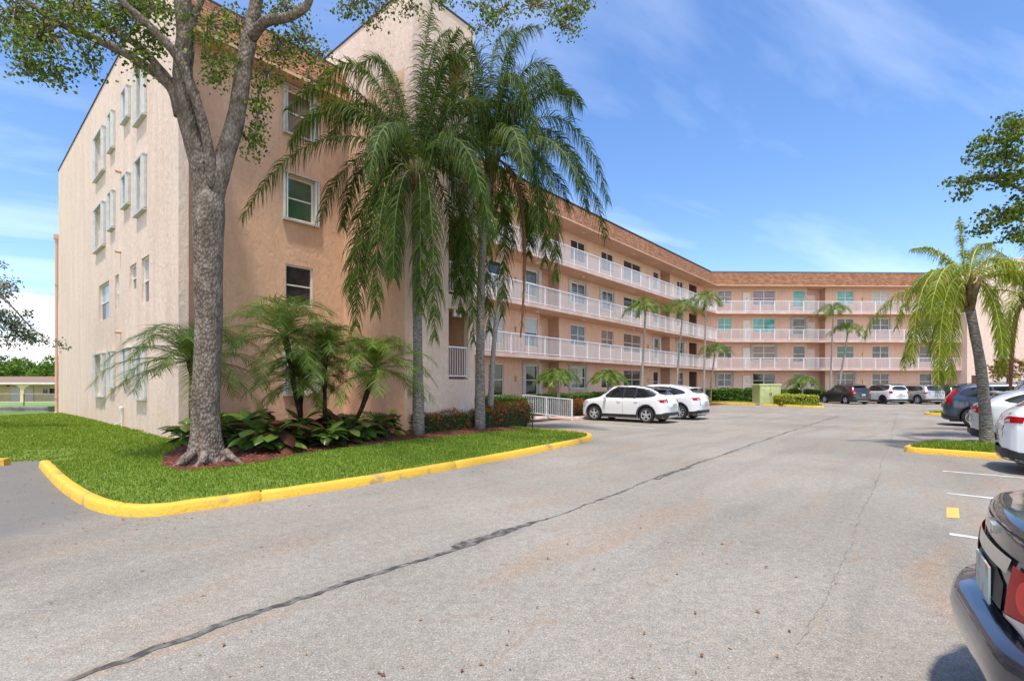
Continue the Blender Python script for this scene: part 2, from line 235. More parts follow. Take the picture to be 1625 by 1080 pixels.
M = dict(
 pink=stucco("pink_stucco", (0.80, 0.625, 0.51), (0.72, 0.53, 0.42), .9),
 peach=stucco("peach_stucco", (0.73, 0.485, 0.335), (0.66, 0.42, 0.28), .9),
 siding=grooved("peach_grooved_siding", (0.74, 0.50, 0.38), (0.69, 0.45, 0.33), 0.30),
 sidingf=grooved("rose_grooved_siding", (0.76, 0.54, 0.43), (0.70, 0.47, 0.37), 0.30),
 soffit=mat("peach_soffit_paint", (0.66, 0.42, 0.28), .8, (0.58, 0.35, 0.22), 0.6),
 slabedge=mat("pale_pink_slab_edge", (0.74, 0.55, 0.47), .8, (0.62, 0.42, 0.34), 1.2),
 shingle=shingle("terracotta_shingle", (0.37, 0.185, 0.105), (0.22, 0.105, 0.06), (0.09, 0.045, 0.028)),
 roofflat=mat("flat_roof_gravel", (0.35, 0.33, 0.30), .9),
 drip=mat("dark_drip_edge", (0.05, 0.035, 0.03), .6),
 white=mat("white_paint", (0.80, 0.79, 0.77), .45, (0.70, 0.70, 0.68), 3),
 rail=mat("white_railing_paint", (0.82, 0.83, 0.85), .4),
 shutter=mat("accordion_shutter_metal", (0.56, 0.57, 0.54), .5, (0.46, 0.47, 0.45), 6),
 door=mat("cream_door_paint", (0.72, 0.66, 0.58), .4),
 dark=mat("dark_void", (0.03, 0.02, 0.018), .9),
 stair=mat("shaded_recess_brown", (0.20, 0.11, 0.075), .9),  # shade inside the stairways and end doorway, put into a dark brown
 gl_dark=mat("dark_window_glass", (0.018, 0.018, 0.02), .05, (0.05, 0.045, 0.05), 2.5, spec=.8),
 gl_brown=mat("brown_window_blind", (0.15, 0.10, 0.075), .12, (0.20, 0.14, 0.10), 3, spec=.7),
 gl_blind=mat("window_with_pale_blind", (0.46, 0.46, 0.43), .12, (0.40, 0.40, 0.38), 3, spec=.7, stretch=(1, 1, 14)),
 gl_teal=mat("teal_window_glass", (0.03, 0.24, 0.23), .07, (0.05, 0.40, 0.38), 2, spec=.8),
 gl_green=mat("green_window_shade", (0.012, 0.075, 0.035), .07, (0.03, 0.12, 0.06), 2, spec=.8),
 gl_lav=mat("mauve_window_glass", (0.14, 0.10, 0.14), .07, (0.22, 0.17, 0.22), 2, spec=.8),
 gl_grey=mat("grey_screened_glass", (0.05, 0.052, 0.055), .10, (0.13, 0.13, 0.13), 2.5, spec=.6),
 brass=mat("brass_lamp_metal", (0.62, 0.40, 0.08), .35, metal=.6),
 lampglass=mat("frosted_lamp_glass", (0.62, 0.58, 0.52), .4),
 pipe=mat("pink_downpipe", (0.60, 0.38, 0.28), .5),
 asphalt=asphalt(),
 tar=mat("tar_sealant", (0.055, 0.052, 0.048), .85, (0.20, 0.185, 0.165), 11, mix=(.42, .66), detail=8, bump=.5, bscale=60),
 crack=mat("fine_pavement_crack", (0.15, 0.137, 0.12), .9, (0.27, 0.25, 0.22), 7, mix=(.4, .62), detail=8),
 roadwhite=mat("worn_white_road_paint", (0.62, 0.61, 0.58), .7, (0.36, 0.34, 0.32), 6, mix=(.45, .7), detail=8),
 roadyellow=mat("worn_yellow_road_paint", (0.72, 0.44, 0.09), .7, (0.5, 0.36, 0.18), 9, mix=(.5, .75), detail=8),
 kerb=mat("yellow_kerb_paint", (0.71, 0.425, 0.04), .7, (0.38, 0.26, 0.10), 3.4, .7, 22, mix=(.55, .70), detail=9),
 concrete=mat("pale_concrete", (0.48, 0.46, 0.43), .85, (0.36, 0.34, 0.31), 2, .3, 30),
 greyconc=mat("grey_seawall_concrete", (0.20, 0.19, 0.19), .9, (0.32, 0.31, 0.30), 2, .4, 12),
 stopwhite=mat("white_wheel_stop", (0.74, 0.73, 0.70), .7, (0.52, 0.50, 0.46), 5, .3, 30),
 paver=mat("pink_brick_paving", (0.56, 0.33, 0.22), .85, (0.44, 0.25, 0.17), 8, .3, 20),
 soil=mat("red_mulch_bed", (0.17, 0.045, 0.022), .95, (0.07, 0.02, 0.012), 9, .9, 30),
 lawn=mat("lawn_turf", (0.10, 0.17, 0.015), .9, (0.16, 0.22, 0.03), 2.2, .8, 60, detail=8),
 bglawn=mat("far_lawn_turf", (0.16, 0.27, 0.03), .9, (0.22, 0.32, 0.05), .6, detail=6),
 grass=leafmat("grass_blade", (0.10, 0.18, 0.012), (0.21, 0.33, 0.025), (0.40, 0.42, 0.10), .3, .6),
 mulch=leafmat("mulch_chip", (0.10, 0.025, 0.012), (0.27, 0.07, 0.035), (0.34, 0.14, 0.08), .0, .9),
 litter=leafmat("dry_leaf", (0.16, 0.07, 0.03), (0.34, 0.17, 0.07), (0.45, 0.26, 0.12), .0, .8),
 oakleaf=leafmat("glossy_round_leaf", (0.032, 0.070, 0.006), (0.095, 0.155, 0.014), (0.20, 0.26, 0.03), .35, .55),
 farleaf=leafmat("greyish_distant_leaf", (0.035, 0.055, 0.03), (0.09, 0.12, 0.07), (0.16, 0.19, 0.13), .3, .45),
 bushleaf=leafmat("bright_background_leaf", (0.03, 0.08, 0.01), (0.10, 0.20, 0.02), (0.21, 0.31, 0.04), .3, .5),
 hedgeleaf=leafmat("hedge_leaf", (0.03, 0.085, 0.01), (0.085, 0.20, 0.018), (0.17, 0.31, 0.03), .3, .35),
 hedgeyel=leafmat("gold_hedge_leaf", (0.16, 0.23, 0.02), (0.42, 0.46, 0.045), (0.62, 0.60, 0.10), .3, .4),
 ixleaf=leafmat("ixora_leaf", (0.03, 0.07, 0.01), (0.09, 0.155, 0.018), (0.17, 0.20, 0.03), .25, .4),
 ixflower=leafmat("red_flower_cluster", (0.42, 0.035, 0.015), (0.62, 0.10, 0.02), (0.72, 0.24, 0.05), .2, .5),
 palm=leafmat("queen_palm_leaflet", (0.020, 0.048, 0.006), (0.055, 0.105, 0.010), (0.14, 0.18, 0.025), .32, .55),
 palmyel=leafmat("yellow_green_palm_leaflet", (0.09, 0.15, 0.010), (0.21, 0.27, 0.016), (0.36, 0.36, 0.04), .35, .4),
 palmxmas=leafmat("stiff_palm_leaflet", (0.035, 0.085, 0.008), (0.09, 0.17, 0.016), (0.24, 0.28, 0.04), .3, .35),
 pygmy=leafmat("pygmy_palm_leaflet", (0.055, 0.11, 0.012), (0.14, 0.215, 0.025), (0.25, 0.31, 0.06), .3, .35),
 rachis=mat("palm_rachis", (0.16, 0.20, 0.05), .5),
 rachisyel=mat("yellow_palm_rachis", (0.42, 0.40, 0.08), .5),
 deadfrond=mat("dry_brown_frond", (0.24, 0.11, 0.045), .9, (0.14, 0.06, 0.03), 14, .6, 30),
 boot=mat("fibrous_palm_boot", (0.20, 0.14, 0.05), .9, (0.09, 0.07, 0.03), 12, .8, 20),
 cropshaft=mat("green_crownshaft", (0.16, 0.28, 0.07), .4),
 palmbark=bark("grey_palm_bark", (0.12, 0.105, 0.09), (0.25, 0.225, 0.195), (0.42, 0.39, 0.34), 1.2, True),
 palmthin=bark("pale_palm_bark", (0.20, 0.18, 0.16), (0.42, 0.38, 0.34), (0.60, 0.56, 0.50), 1.5, True),
 oakbark=bark("cracked_brown_bark", (0.15, 0.115, 0.09), (0.23, 0.18, 0.145), (0.35, 0.295, 0.25), 1.0),
 darkbark=bark("dark_fibrous_bark", (0.02, 0.014, 0.010), (0.045, 0.03, 0.02), (0.09, 0.065, 0.045), 1.6),
 tileaf=leafmat("broad_green_leaf", (0.030, 0.065, 0.012), (0.09, 0.165, 0.025), (0.30, 0.34, 0.07), .22, .3),
 tired=leafmat("broad_bronze_leaf", (0.045, 0.012, 0.010), (0.10, 0.035, 0.02), (0.17, 0.08, 0.03), .22, .35),
 core=mat("hedge_dark_core", (0.02, 0.028, 0.01), .95),
 utility=mat("pale_green_cabinet_paint", (0.50, 0.55, 0.24), .5, (0.44, 0.48, 0.22), 3),
 yelwall=mat("cream_yellow_wall", (0.62, 0.54, 0.29), .85, (0.56, 0.49, 0.26), 2),
 brownroof=mat("brown_shingle", (0.27, 0.17, 0.12), .9, (0.22, 0.135, 0.09), 9, detail=8),
 tyre=mat("tyre_rubber", (0.022, 0.022, 0.023), .75),
 rim=mat("machined_alloy", (0.62, 0.63, 0.65), .3, metal=.35),
 rimdark=mat("dark_wheel_hub", (0.03, 0.03, 0.032), .5, metal=.5),
 cladding=mat("black_plastic_cladding", (0.028, 0.028, 0.03), .55),
 carglass=mat("tinted_car_glass", (0.010, 0.012, 0.014), .03, spec=.9, coat=.6),
 redlamp=mat("red_tail_lamp", (0.50, 0.006, 0.008), .30, (0.30, 0.004, 0.006), 9, spec=.15),
 clearlamp=mat("clear_lamp_lens", (0.52, 0.47, 0.47), .12, coat=.5),
 chrome=mat("chrome_trim", (0.62, 0.63, 0.65), .18, metal=1),
 redlens=mat("bright_red_lens", (0.75, 0.02, 0.015), .25, spec=.3),
 plate=mat("blurred_licence_plate", (0.42, 0.50, 0.48), .5, (0.50, 0.28, 0.16), 9, mix=(.55, .62)),
)
def paint(name, c, metal=0.0, rough=.3):
    return mat(name, c, rough, coat=1.0, metal=metal, spec=.5)
P_WHITE = paint("white_car_paint", (0.78, 0.785, 0.79)); P_SILVER = paint("silver_car_paint", (0.50, 0.51, 0.52), .6)
P_GREY = paint("dark_grey_car_paint", (0.035, 0.035, 0.04), .4); P_BLUE = paint("slate_blue_car_paint", (0.045, 0.065, 0.105), .5)
P_BLACK = paint("black_car_paint", (0.012, 0.012, 0.014)); P_CHAR = paint("grey_metallic_sedan_paint", (0.045, 0.048, 0.068), .5, .25)

# ------------------------------------------------------------------ mesh building helpers
class MB:
    def __init__(s): s.v = []; s.f = []; s.uv = []; s.mi = []; s.cm = 0
    def face(s, pts, uv=None):
        i = len(s.v); s.v += [tuple(p) for p in pts]; s.f.append(tuple(range(i, i + len(pts))))
        s.uv += list(uv) if uv else [(0, 0)] * len(pts); s.mi.append(s.cm)
    def grid(s, rows, closed=False, cap0=False, cap1=False):
        i0 = len(s.v); n = len(rows[0])
        for r in rows: s.v += [tuple(p) for p in r]
        for a in range(len(rows) - 1):
            for b in range(n if closed else n - 1):
                c = (b + 1) % n
                s.f.append((i0 + a * n + b, i0 + a * n + c, i0 + (a + 1) * n + c, i0 + (a + 1) * n + b)); s.uv += [(0, 0)] * 4; s.mi.append(s.cm)
        if cap0: s.f.append(tuple(i0 + b for b in reversed(range(n)))); s.uv += [(0, 0)] * n; s.mi.append(s.cm)
        if cap1: s.f.append(tuple(i0 + (len(rows) - 1) * n + b for b in range(n))); s.uv += [(0, 0)] * n; s.mi.append(s.cm)
    def hexa(s, c):   # 8 corners: bottom 4 then top 4
        i = len(s.v); s.v += [tuple(p) for p in c]
        for f in ((3, 2, 1, 0), (4, 5, 6, 7), (0, 1, 5, 4), (1, 2, 6, 5), (2, 3, 7, 6), (3, 0, 4, 7)):
            s.f.append(tuple(i + k for k in f)); s.uv += [(0, 0)] * 4; s.mi.append(s.cm)
    def box(s, x0, x1, y0, y1, z0, z1):
        s.hexa([(x0, y0, z0), (x1, y0, z0), (x1, y1, z0), (x0, y1, z0), (x0, y0, z1), (x1, y0, z1), (x1, y1, z1), (x0, y1, z1)])
    def tube(s, pts, rad, n=8, caps=True):
        pts = [Vector(p) for p in pts]; rows = []; up = Vector((0.13, 0.21, 1)).normalized()
        prev = None
        for i, p in enumerate(pts):
            t = (pts[min(i + 1, len(pts) - 1)] - pts[max(i - 1, 0)])
            if t.length < 1e-9: t = Vector((0, 0, 1))
            t.normalize()
            if prev is None:
                a = Vector((1, 0, 0)) if abs(t.x) < .8 else Vector((0, 1, 0))
                x = (a - t * a.dot(t)).normalized()
            else:
                x = (prev - t * prev.dot(t)).normalized()
            prev = x; y = t.cross(x); r = rad[i] if hasattr(rad, '__len__') else rad
            rows.append([p + (x * math.cos(2 * math.pi * k / n) + y * math.sin(2 * math.pi * k / n)) * r for k in range(n)])
        s.grid(rows, True, caps, caps)
    def lathe(s, prof, c=(0, 0, 0), n=24, axis='z'):
        rows = []
        for r, h in prof:
            row = []
            for k in range(n):
                a = 2 * math.pi * k / n
                if axis == 'z': row.append((c[0] + r * math.cos(a), c[1] + r * math.sin(a), c[2] + h))
                elif axis == 'y': row.append((c[0] + r * math.cos(a), c[1] + h, c[2] + r * math.sin(a)))
            rows.append(row)
        s.grid(rows, True)
    def build(s, name, mats, parent=None, smooth=False, sub=0):
        me = bpy.data.meshes.new(name); me.from_pydata(s.v, [], s.f)
        if not isinstance(mats, (list, tuple)): mats = [mats]
        for m in mats: me.materials.append(m)
        ul = me.uv_layers.new(name="UVMap"); ul.data.foreach_set('uv', [c for p in s.uv for c in p])
        me.polygons.foreach_set('material_index', s.mi)
        if smooth: me.polygons.foreach_set('use_smooth', [True] * len(me.polygons))
        me.update()
        o = bpy.data.objects.new(name, me); COL.objects.link(o)
        if parent: o.parent = parent
        return o
def np_mesh(name, V, F, m, parent=None, smooth=False):
    """V (n,3), F (m,k) arrays"""
    me = bpy.data.meshes.new(name); V = np.asarray(V, dtype=np.float32); F = np.asarray(F, dtype=np.int32)
    me.vertices.add(len(V)); me.vertices.foreach_set('co', V.ravel())
    k = F.shape[1]; me.loops.add(F.size); me.loops.foreach_set('vertex_index', F.ravel())
    me.polygons.add(len(F)); me.polygons.foreach_set('loop_start', np.arange(0, F.size, k, dtype=np.int32))
    me.polygons.foreach_set('loop_total', np.full(len(F), k, dtype=np.int32))
    if smooth: me.polygons.foreach_set('use_smooth', np.ones(len(F), dtype=bool))
    me.materials.append(m); me.update(calc_edges=True); me.validate()
    o = bpy.data.objects.new(name, me); COL.objects.link(o)
    if parent: o.parent = parent
    return o
def empty(name, label, cat, loc=(0, 0, 0), rz=0.0, group=None):
    o = bpy.data.objects.new(name, None); COL.objects.link(o); o.location = loc; o.rotation_euler = (0, 0, rz); o.empty_display_size = .3
    return tag(o, label, cat, group)
def tag(o, label, cat, group=None, kind=None):
    o['label'] = label; o['category'] = cat
    if group: o['group'] = group
    if kind: o['kind'] = kind
    return o
def struct(o, kind='structure'):
    o['kind'] = kind; return o
def G(u, v, z=0.0):
    Y = (H - z) * FPX / (v - VH); return Vector(((u - UC) / FPX * Y, Y, z))
def P(u, v, Y):
    return Vector(((u - UC) / FPX * Y, Y, H + (VH - v) / FPX * Y))
D1 = Vector((.6578, .7532, 0)); NN = Vector((.7532, -.6578, 0)); D2 = -NN
def TD(t, D, z=0.0):
    p = D1 * t - NN * D; return Vector((p.x, p.y, z))
A1 = math.atan2(.7532, .6578)
def t_on_D(u, D):
    q = (u - UC) / FPX; return D * (.7532 + .6578 * q) / (.6578 - .7532 * q)
def D_on_t(u, t):
    q = (u - UC) / FPX; return t * (.6578 - .7532 * q) / (.7532 + .6578 * q)
M['bronze'] = leafmat("bronze_round_leaf", (0.10, 0.05, 0.015), (0.30, 0.20, 0.05), (0.50, 0.42, 0.12), .25, .4)
# ------------------------------------------------------------------ apartment building
T0, D0 = 3.99, 15.05
bld = empty("apartment_building", "four-storey pink and peach apartment block with white gallery railings and a terracotta shingle mansard roof", "building", TD(T0, D0), A1)
BI = bld.matrix_world.copy()
R_ = Matrix.Rotation(A1, 4, 'Z'); BL = Matrix.Translation(TD(T0, D0)) @ R_; BLI = BL.inverted()
FL = [0.44, 3.30, 6.16, 9.02]; EAVE = 11.68; TOP = 13.15
class Fr:
    """a vertical wall frame in building-local space: a along the wall, o outward, z up"""
    def __init__(s, o, ex, eo): s.o = Vector((o[0], o[1])); s.ex = Vector(ex).normalized(); s.eo = Vector(eo).normalized()
    def p(s, a, o, z): q = s.o + s.ex * a + s.eo * o; return (q.x, q.y, z)
def fbox(mb, F, a0, a1, o0, o1, z0, z1):
    mb.hexa([F.p(a0, o0, z0), F.p(a1, o0, z0), F.p(a1, o1, z0), F.p(a0, o1, z0), F.p(a0, o0, z1), F.p(a1, o0, z1), F.p(a1, o1, z1), F.p(a0, o1, z1)])
def fquad(mb, F, a0, a1, z0, z1, o=0):
    mb.face([F.p(a0, o, z0), F.p(a1, o, z0), F.p(a1, o, z1), F.p(a0, o, z1)], [(a0, z0), (a1, z0), (a1, z1), (a0, z1)])
def wall(mb, F, a0, a1, z0, z1, holes, depth=.12):
    xs = sorted({a0, a1, *[h[0] for h in holes], *[h[1] for h in holes]}); zs = sorted({z0, z1, *[h[2] for h in holes], *[h[3] for h in holes]})
    xs = [x for x in xs if a0 - 1e-6 <= x <= a1 + 1e-6]; zs = [z for z in zs if z0 - 1e-6 <= z <= z1 + 1e-6]
    for i in range(len(xs) - 1):
        for j in range(len(zs) - 1):
            cx, cz = (xs[i] + xs[i + 1]) / 2, (zs[j] + zs[j + 1]) / 2
            if any(h[0] < cx < h[1] and h[2] < cz < h[3] for h in holes): continue
            fquad(mb, F, xs[i], xs[i + 1], zs[j], zs[j + 1])
    for h in holes:
        b0, b1, c0, c1 = h[:4]; d = -depth
        mb.face([F.p(b0, 0, c0), F.p(b0, d, c0), F.p(b0, d, c1), F.p(b0, 0, c1)]); mb.face([F.p(b1, 0, c0), F.p(b1, d, c0), F.p(b1, d, c1), F.p(b1, 0, c1)])
        mb.face([F.p(b0, 0, c0), F.p(b1, 0, c0), F.p(b1, d, c0), F.p(b0, d, c0)]); mb.face([F.p(b0, 0, c1), F.p(b1, 0, c1), F.p(b1, d, c1), F.p(b0, d, c1)])
def window(F, a0, a1, z0, z1, pane='gl_dark', nx=1, sash=True, depth=.12, shutters=0, sill=False, split=None, upper=None, fr=.045):
    w = MB(); d = -depth
    fbox(w, F, a0, a1, d, d + .06, z1 - fr, z1); fbox(w, F, a0, a1, d, d + .06, z0, z0 + fr)
    fbox(w, F, a0, a0 + fr, d, d + .06, z0 + fr, z1 - fr); fbox(w, F, a1 - fr, a1, d, d + .06, z0 + fr, z1 - fr)
    for k in range(1, nx):
        c = a0 + (a1 - a0) * k / nx; fbox(w, F, c - fr * .6, c + fr * .6, d, d + .055, z0 + fr, z1 - fr)
    zm = z0 + (z1 - z0) * (split or .5)
    if sash:
        for k in range(nx):
            c0 = a0 + (a1 - a0) * k / nx + fr * .8; c1 = a0 + (a1 - a0) * (k + 1) / nx - fr * .8
            fbox(w, F, c0, c1, d, d + .05, zm - .022, zm + .022)
    wo = w.build("window", M['white'], bld)
    g = MB(); fquad(g, F, a0 + .01, a1 - .01, z0 + .01, zm, d + .02); g.build("pane", M[pane], wo)
    g = MB(); fquad(g, F, a0 + .01, a1 - .01, zm, z1 - .01, d + .024); g.build("pane", M[upper or pane], wo)
    if sill:
        s_ = MB(); fbox(s_, F, a0 - .06, a1 + .06, .002, .10, z0 - .09, z0 - .02); s_.build("sill", M['white'], wo)
    if shutters:
        for (c, sg) in ((a0, -1), (a1, 1)):
            s_ = MB(); wd = shutters; e0, e1 = sorted((c + sg * .01, c + sg * (wd + .01)))
            n = max(3, int(wd / .055)); pts = []
            for k in range(n + 1):
                a = e0 + (e1 - e0) * k / n; o = .13 if k % 2 else .07; pts.append((a, o))
            pts = [(e0, .004)] + pts + [(e1, .004)]
            rows = [[F.p(a, o, z0 - .03) for a, o in pts], [F.p(a, o, z1 + .05) for a, o in pts]]
            s_.grid(rows); s_.face([F.p(a, o, z1 + .05) for a, o in pts]); s_.face([F.p(a, o, z0 - .03) for a, o in pts])
            s_.build("accordion_shutter", M['shutter'], wo)
        s_ = MB()
        fbox(s_, F, a0 - shutters - .02, a1 + shutters + .02, .003, .13, z0 - .10, z0 - .05); s_.build("shutter_track", M['shutter'], wo); s_ = MB(); fbox(s_, F, a0 - shutters - .02, a1 + shutters + .02, .003, .12, z1 + .06, z1 + .11)
        s_.build("shutter_track", M['shutter'], wo)
    return wo
def door(F, a0, a1, z0, z1, o=0, m='door'):
    d = MB(); fbox(d, F, a0, a1, o + .003, o + .05, z0, z1); do = d.build("door", M[m], bld)
    k = MB(); k.lathe([(0, 0), (.035, .0), (.035, .05), (0, .06)], (0, 0, 0), 10); kk = k.build("door_knob", M['brass'], do)
    kk.location = F.p(a0 + .1, o + .08, z0 + 1.0)
    f = MB(); fbox(f, F, a0 - .07, a0 - .003, o + .003, o + .07, z0, z1 + .07); fbox(f, F, a1 + .003, a1 + .07, o + .003, o + .07, z0, z1 + .07); fbox(f, F, a0 - .003, a1 + .003, o + .003, o + .07, z1 + .003, z1 + .07)
    f.build("door_frame", M['white'], do)
    n = MB(); fbox(n, F, (a0 + a1) / 2 - .04, (a0 + a1) / 2 + .04, o + .052, o + .06, z0 + 1.55, z0 + 1.62); n.build("door_number_plate", M['rimdark'], do)
def railing(F, a0, a1, z0, z1, o, name="railing", posts=1.5, pitch=.115):
    r = MB()
    fbox(r, F, a0, a1, o - .03, o + .03, z1 - .045, z1); fbox(r, F, a0, a1, o - .018, o + .018, z0 + .06, z0 + .095)
    n = max(1, round((a1 - a0) / posts))
    for k in range(n + 1):
        a = a0 + (a1 - a0) * k / n; fbox(r, F, a - .025, a + .025, o - .022, o + .022, z0, z1 - .046)
    m = int((a1 - a0) / pitch)
    for k in range(1, m):
        a = a0 + (a1 - a0) * k / m
        c = [F.p(a - .009, o - .009, z0 + .096), F.p(a + .009, o - .009, z0 + .096), F.p(a + .009, o + .009, z0 + .096), F.p(a - .009, o + .009, z0 + .096)]
        i = len(r.v); r.v += c + [(p[0], p[1], z1 - .046) for p in c]
        for f in ((0, 1, 5, 4), (1, 2, 6, 5), (2, 3, 7, 6), (3, 0, 4, 7)): r.f.append(tuple(i + q for q in f)); r.uv += [(0, 0)] * 4; r.mi.append(0)
    return r.build(name, M['rail'], bld)
def lamp_wall(F, a, z, o=.004):
    k = MB(); fbox(k, F, a - .06, a + .06, o, o + .02, z - .16, z + .16); fbox(k, F, a - .075, a + .075, o + .021, o + .12, z + .08, z + .14); fbox(k, F, a - .06, a + .06, o + .021, o + .11, z - .15, z - .11)
    lo = k.build("wall_lamp", M['brass'], bld)
    g = MB(); fbox(g, F, a - .045, a + .045, o + .022, o + .10, z - .105, z + .075); g.build("lamp_glass", mat_lamp, lo)
mat_lamp = mat("amber_lamp_glass", (0.75, 0.50, 0.12), .2)
def ceil_lamp(p):
    k = MB(); k.lathe([(0, -.10), (.09, -.085), (.13, -.04), (.14, 0)], p, 14); lo = k.build("ceiling_lamp", M['lampglass'], bld, True)
    b = MB(); b.lathe([(.141, -.02), (.16, -.02), (.16, 0)], p, 14); b.build("lamp_base", M['brass'], lo)

# gable end wall (fin) with its windows
yR = 21.0
GF = Fr((0, 0), (0, 1), (-1, 0))
def gs(u): return D_on_t(u, T0) - D0
def gz(u, v):   # height of a pixel on the gable plane
    q = D_on_t(u, T0); p = TD(T0, q); return H + (VH - v) / FPX * p.y
gh = []
gw = []
for lv, (zt, shut) in enumerate(((2.74, 1), (5.52, 0), (8.49, 1), (11.35, 1))):
    z4 = zt - (1.5 if shut else 1.40)
    rows = [(gs(165.5), gs(154.5), z4), (gs(181), gs(178.3), zt - 1.16), (gs(205.5), gs(200), zt - .85), (gs(229), gs(221), z4)] if shut else \
           [(gs(173), gs(157), z4), (gs(188.6), gs(182.5), zt - 1.25), (gs(216.5), gs(206), zt - .82), (gs(236.5), gs(224.5), z4)]
    for i, (b0, b1, z0) in enumerate(rows):
        if shut: b0 -= (.0, .05, .0, .05)[i]; b1 += (.0, .1, .05, .0)[i]
        gh.append((b0, b1, z0, zt)); gw.append((b0, b1, z0, zt, shut, i, lv))
mb = MB(); wall(mb, GF, 0, yR, -.1, TOP, gh, .13)
mb.face([(0, 0, -.1), (.23, 0, -.1), (.23, 0, TOP), (0, 0, TOP)]); mb.face([(0, 0, TOP), (.23, 0, TOP), (.23, yR, TOP), (0, yR, TOP)])
mb.face([(.23, 0, -.1), (.23, yR, -.1), (.23, yR, TOP), (.23, 0, TOP)]); mb.face([(0, yR, -.1), (.23, yR, -.1), (.23, yR, TOP), (0, yR, TOP)])
go = mb.build("gable_wall", M['pink'], bld)
mb = MB(); mb.box(-.03, .26, -.03, yR + .03, TOP + .003, TOP + .06); mb.build("parapet_cap", M['drip'], go)
for b0, b1, z0, zt, shut, i, lv in gw:
    window(GF, b0, b1, z0, zt, 'gl_grey' if not shut else 'gl_brown' if i in (0, 3) else 'gl_dark', nx=1 if (i or not shut) else 1, depth=.13, shutters=(.26 if i in (0, 3) else .16) if shut else 0, upper='gl_blind' if not shut else None)
# little vents / spigots on the gable
for (u, v) in ((192, 273), (192, 400), (192, 527)):
    s, z = gs(u), gz(u, v); mb = MB(); mb.lathe([(0.0, 0), (.055, 0), (.055, .16), (.045, .16), (.045, .02)], (0, 0, 0), 12)
    o = mb.build("wall_vent", M['pipe'], bld); o.rotation_euler = (0, -math.pi / 2, 0); o.location = (-.002, s, z)
pb = MB()
yv = gs(91)
yv = yR + .02; pb.tube([(-.075, yv, .12), (-.075, yv, TOP * .72)], .07, 10); pb.tube([(-.075, yv, .14), (-.14, yv - .1, .08), (-.62, yv - .35, .04)], .06, 10)
for z in (.9, 4, 7): pb.box(-.15, -.002, yv - .085, yv + .085, z, z + .05)
pb.box(-.19, -.003, yv - .11, yv + .11, TOP * .72, TOP * .72 + .25)
pb.build("downpipe", M['pipe'], bld)
yh = gs(196); pb = MB(); pb.tube([(-.05, yh, .1), (-.05, yh, .75)], .02, 8); pb.lathe([(0, 0), (.05, 0), (.06, .1), (0, .14)], (-.07, yh, .75), 10); pb.tube([(-.06, yh, .35), (-.2, yh + .25, .25), (-.12, yh + .5, .12)], .02, 8); pb.build("hose_bib", M['white'], bld)

# block A: recessed peach front between the fin and the stair tower
yA = 16.53 - D0; xT = t_on_D(655, 12.46) - T0; yT = 12.46 - D0; xT1 = t_on_D(753, 12.46) - T0
AF = Fr((0, yA), (1, 0), (0, -1))
def ax(u): return t_on_D(u, 16.53) - T0
ah = [(ax(455), ax(496), 10.08, 11.52, 3), (ax(455), ax(498), 7.2, 8.62, 2), (ax(453), ax(496.5), 4.30, 5.66, 1), (ax(455), ax(500), 1.35, 2.76, 0)]
mb = MB(); wall(mb, AF, .23, xT, -.1, EAVE + .1, [h[:4] for h in ah], .12)
mb.build("recessed_front_wall", M['peach'], bld)
for a0, a1, z0, z1, lv in ah:
    window(AF, a0, a1, z0, z1, ('gl_blind', 'gl_dark', 'gl_green', 'gl_brown')[lv], depth=.12, shutters=.13 if lv != 1 else 0, fr=.055, sill=False)
# return wall of the stair tower, standing above the roof; light corner strip + peach recess
TT = 14.1
mb = MB(); fin = Fr((xT, 0), (0, 1), (-1, 0)); wall(mb, fin, yT, yT + .42, -.1, TT, []); wall(mb, fin, yA, yR - 6, EAVE, TT, []); wall(mb, fin, yT + .42, yA, EAVE, TT, [])
# front of the stair tower with openings
TF = Fr((xT, yT), (1, 0), (0, -1)); LT = xT1 - xT
o0 = t_on_D(712, 12.46) - T0 - xT; o1 = t_on_D(743, 12.46) - T0 - xT
th = [(o0, o1, 1.80, 4.18), (o0, o1, 4.66, 7.34), (o0, o1, 7.52, 10.2), (o0, o1, 10.4, 12.9)]
wall(mb, TF, 0, LT, -.1, TT, th, .22)
mb.face([(xT1, yT, -.1), (xT1, yR - 6, -.1), (xT1, yR - 6, TT), (xT1, yT, TT)]); mb.face([(xT, yT, TT), (xT1, yT, TT), (xT1, yR - 6, TT), (xT, yR - 6, TT)]); mb.face([(xT, yR - 6, 9), (xT1, yR - 6, 9), (xT1, yR - 6, TT), (xT, yR - 6, TT)])
mb.build("stair_tower_wall", M['pink'], bld)
mb = MB(); wall(mb, fin, yT + .42, yA, -.1, EAVE, []); mb.build("stair_tower_return_wall", M['peach'], bld)
mb = MB(); mb.box(xT - .03, xT1 + .03, yT - .03, yR - 6, TT + .003, TT + .06); mb.build("tower_cap", M['drip'], bld)
mb = MB()
mb.face([(xT + .05, yT + 1.5, 0), (xT1 - .05, yT + 1.5, 0), (xT1 - .05, yT + 1.5, TT - .1), (xT + .05, yT + 1.5, TT - .1)])
for x in (xT + o0 - .15, xT + o1 + .15): mb.face([(x, yT + .225, 0), (x, yT + 1.5, 0), (x, yT + 1.5, TT - .1), (x, yT + .225, TT - .1)])
mb.build("stairwell_wall", M['peach'], bld)
for z in (1.70, 4.40, 7.42, 10.28):
    mb = MB(); mb.box(xT + o0 - .14, xT + o1 + .14, yT + .225, yT + 1.49, z - .16, z + .06); mb.build("stair_landing", M['slabedge'], bld)
for z in (1.84, 4.70, 7.56, 10.42): railing(TF, o0 + .01, o1 - .01, z, z + 1.08, -.06, posts=5, pitch=.105)
k = MB(); px_, py_ = xT + o0 + .35, yT + .1
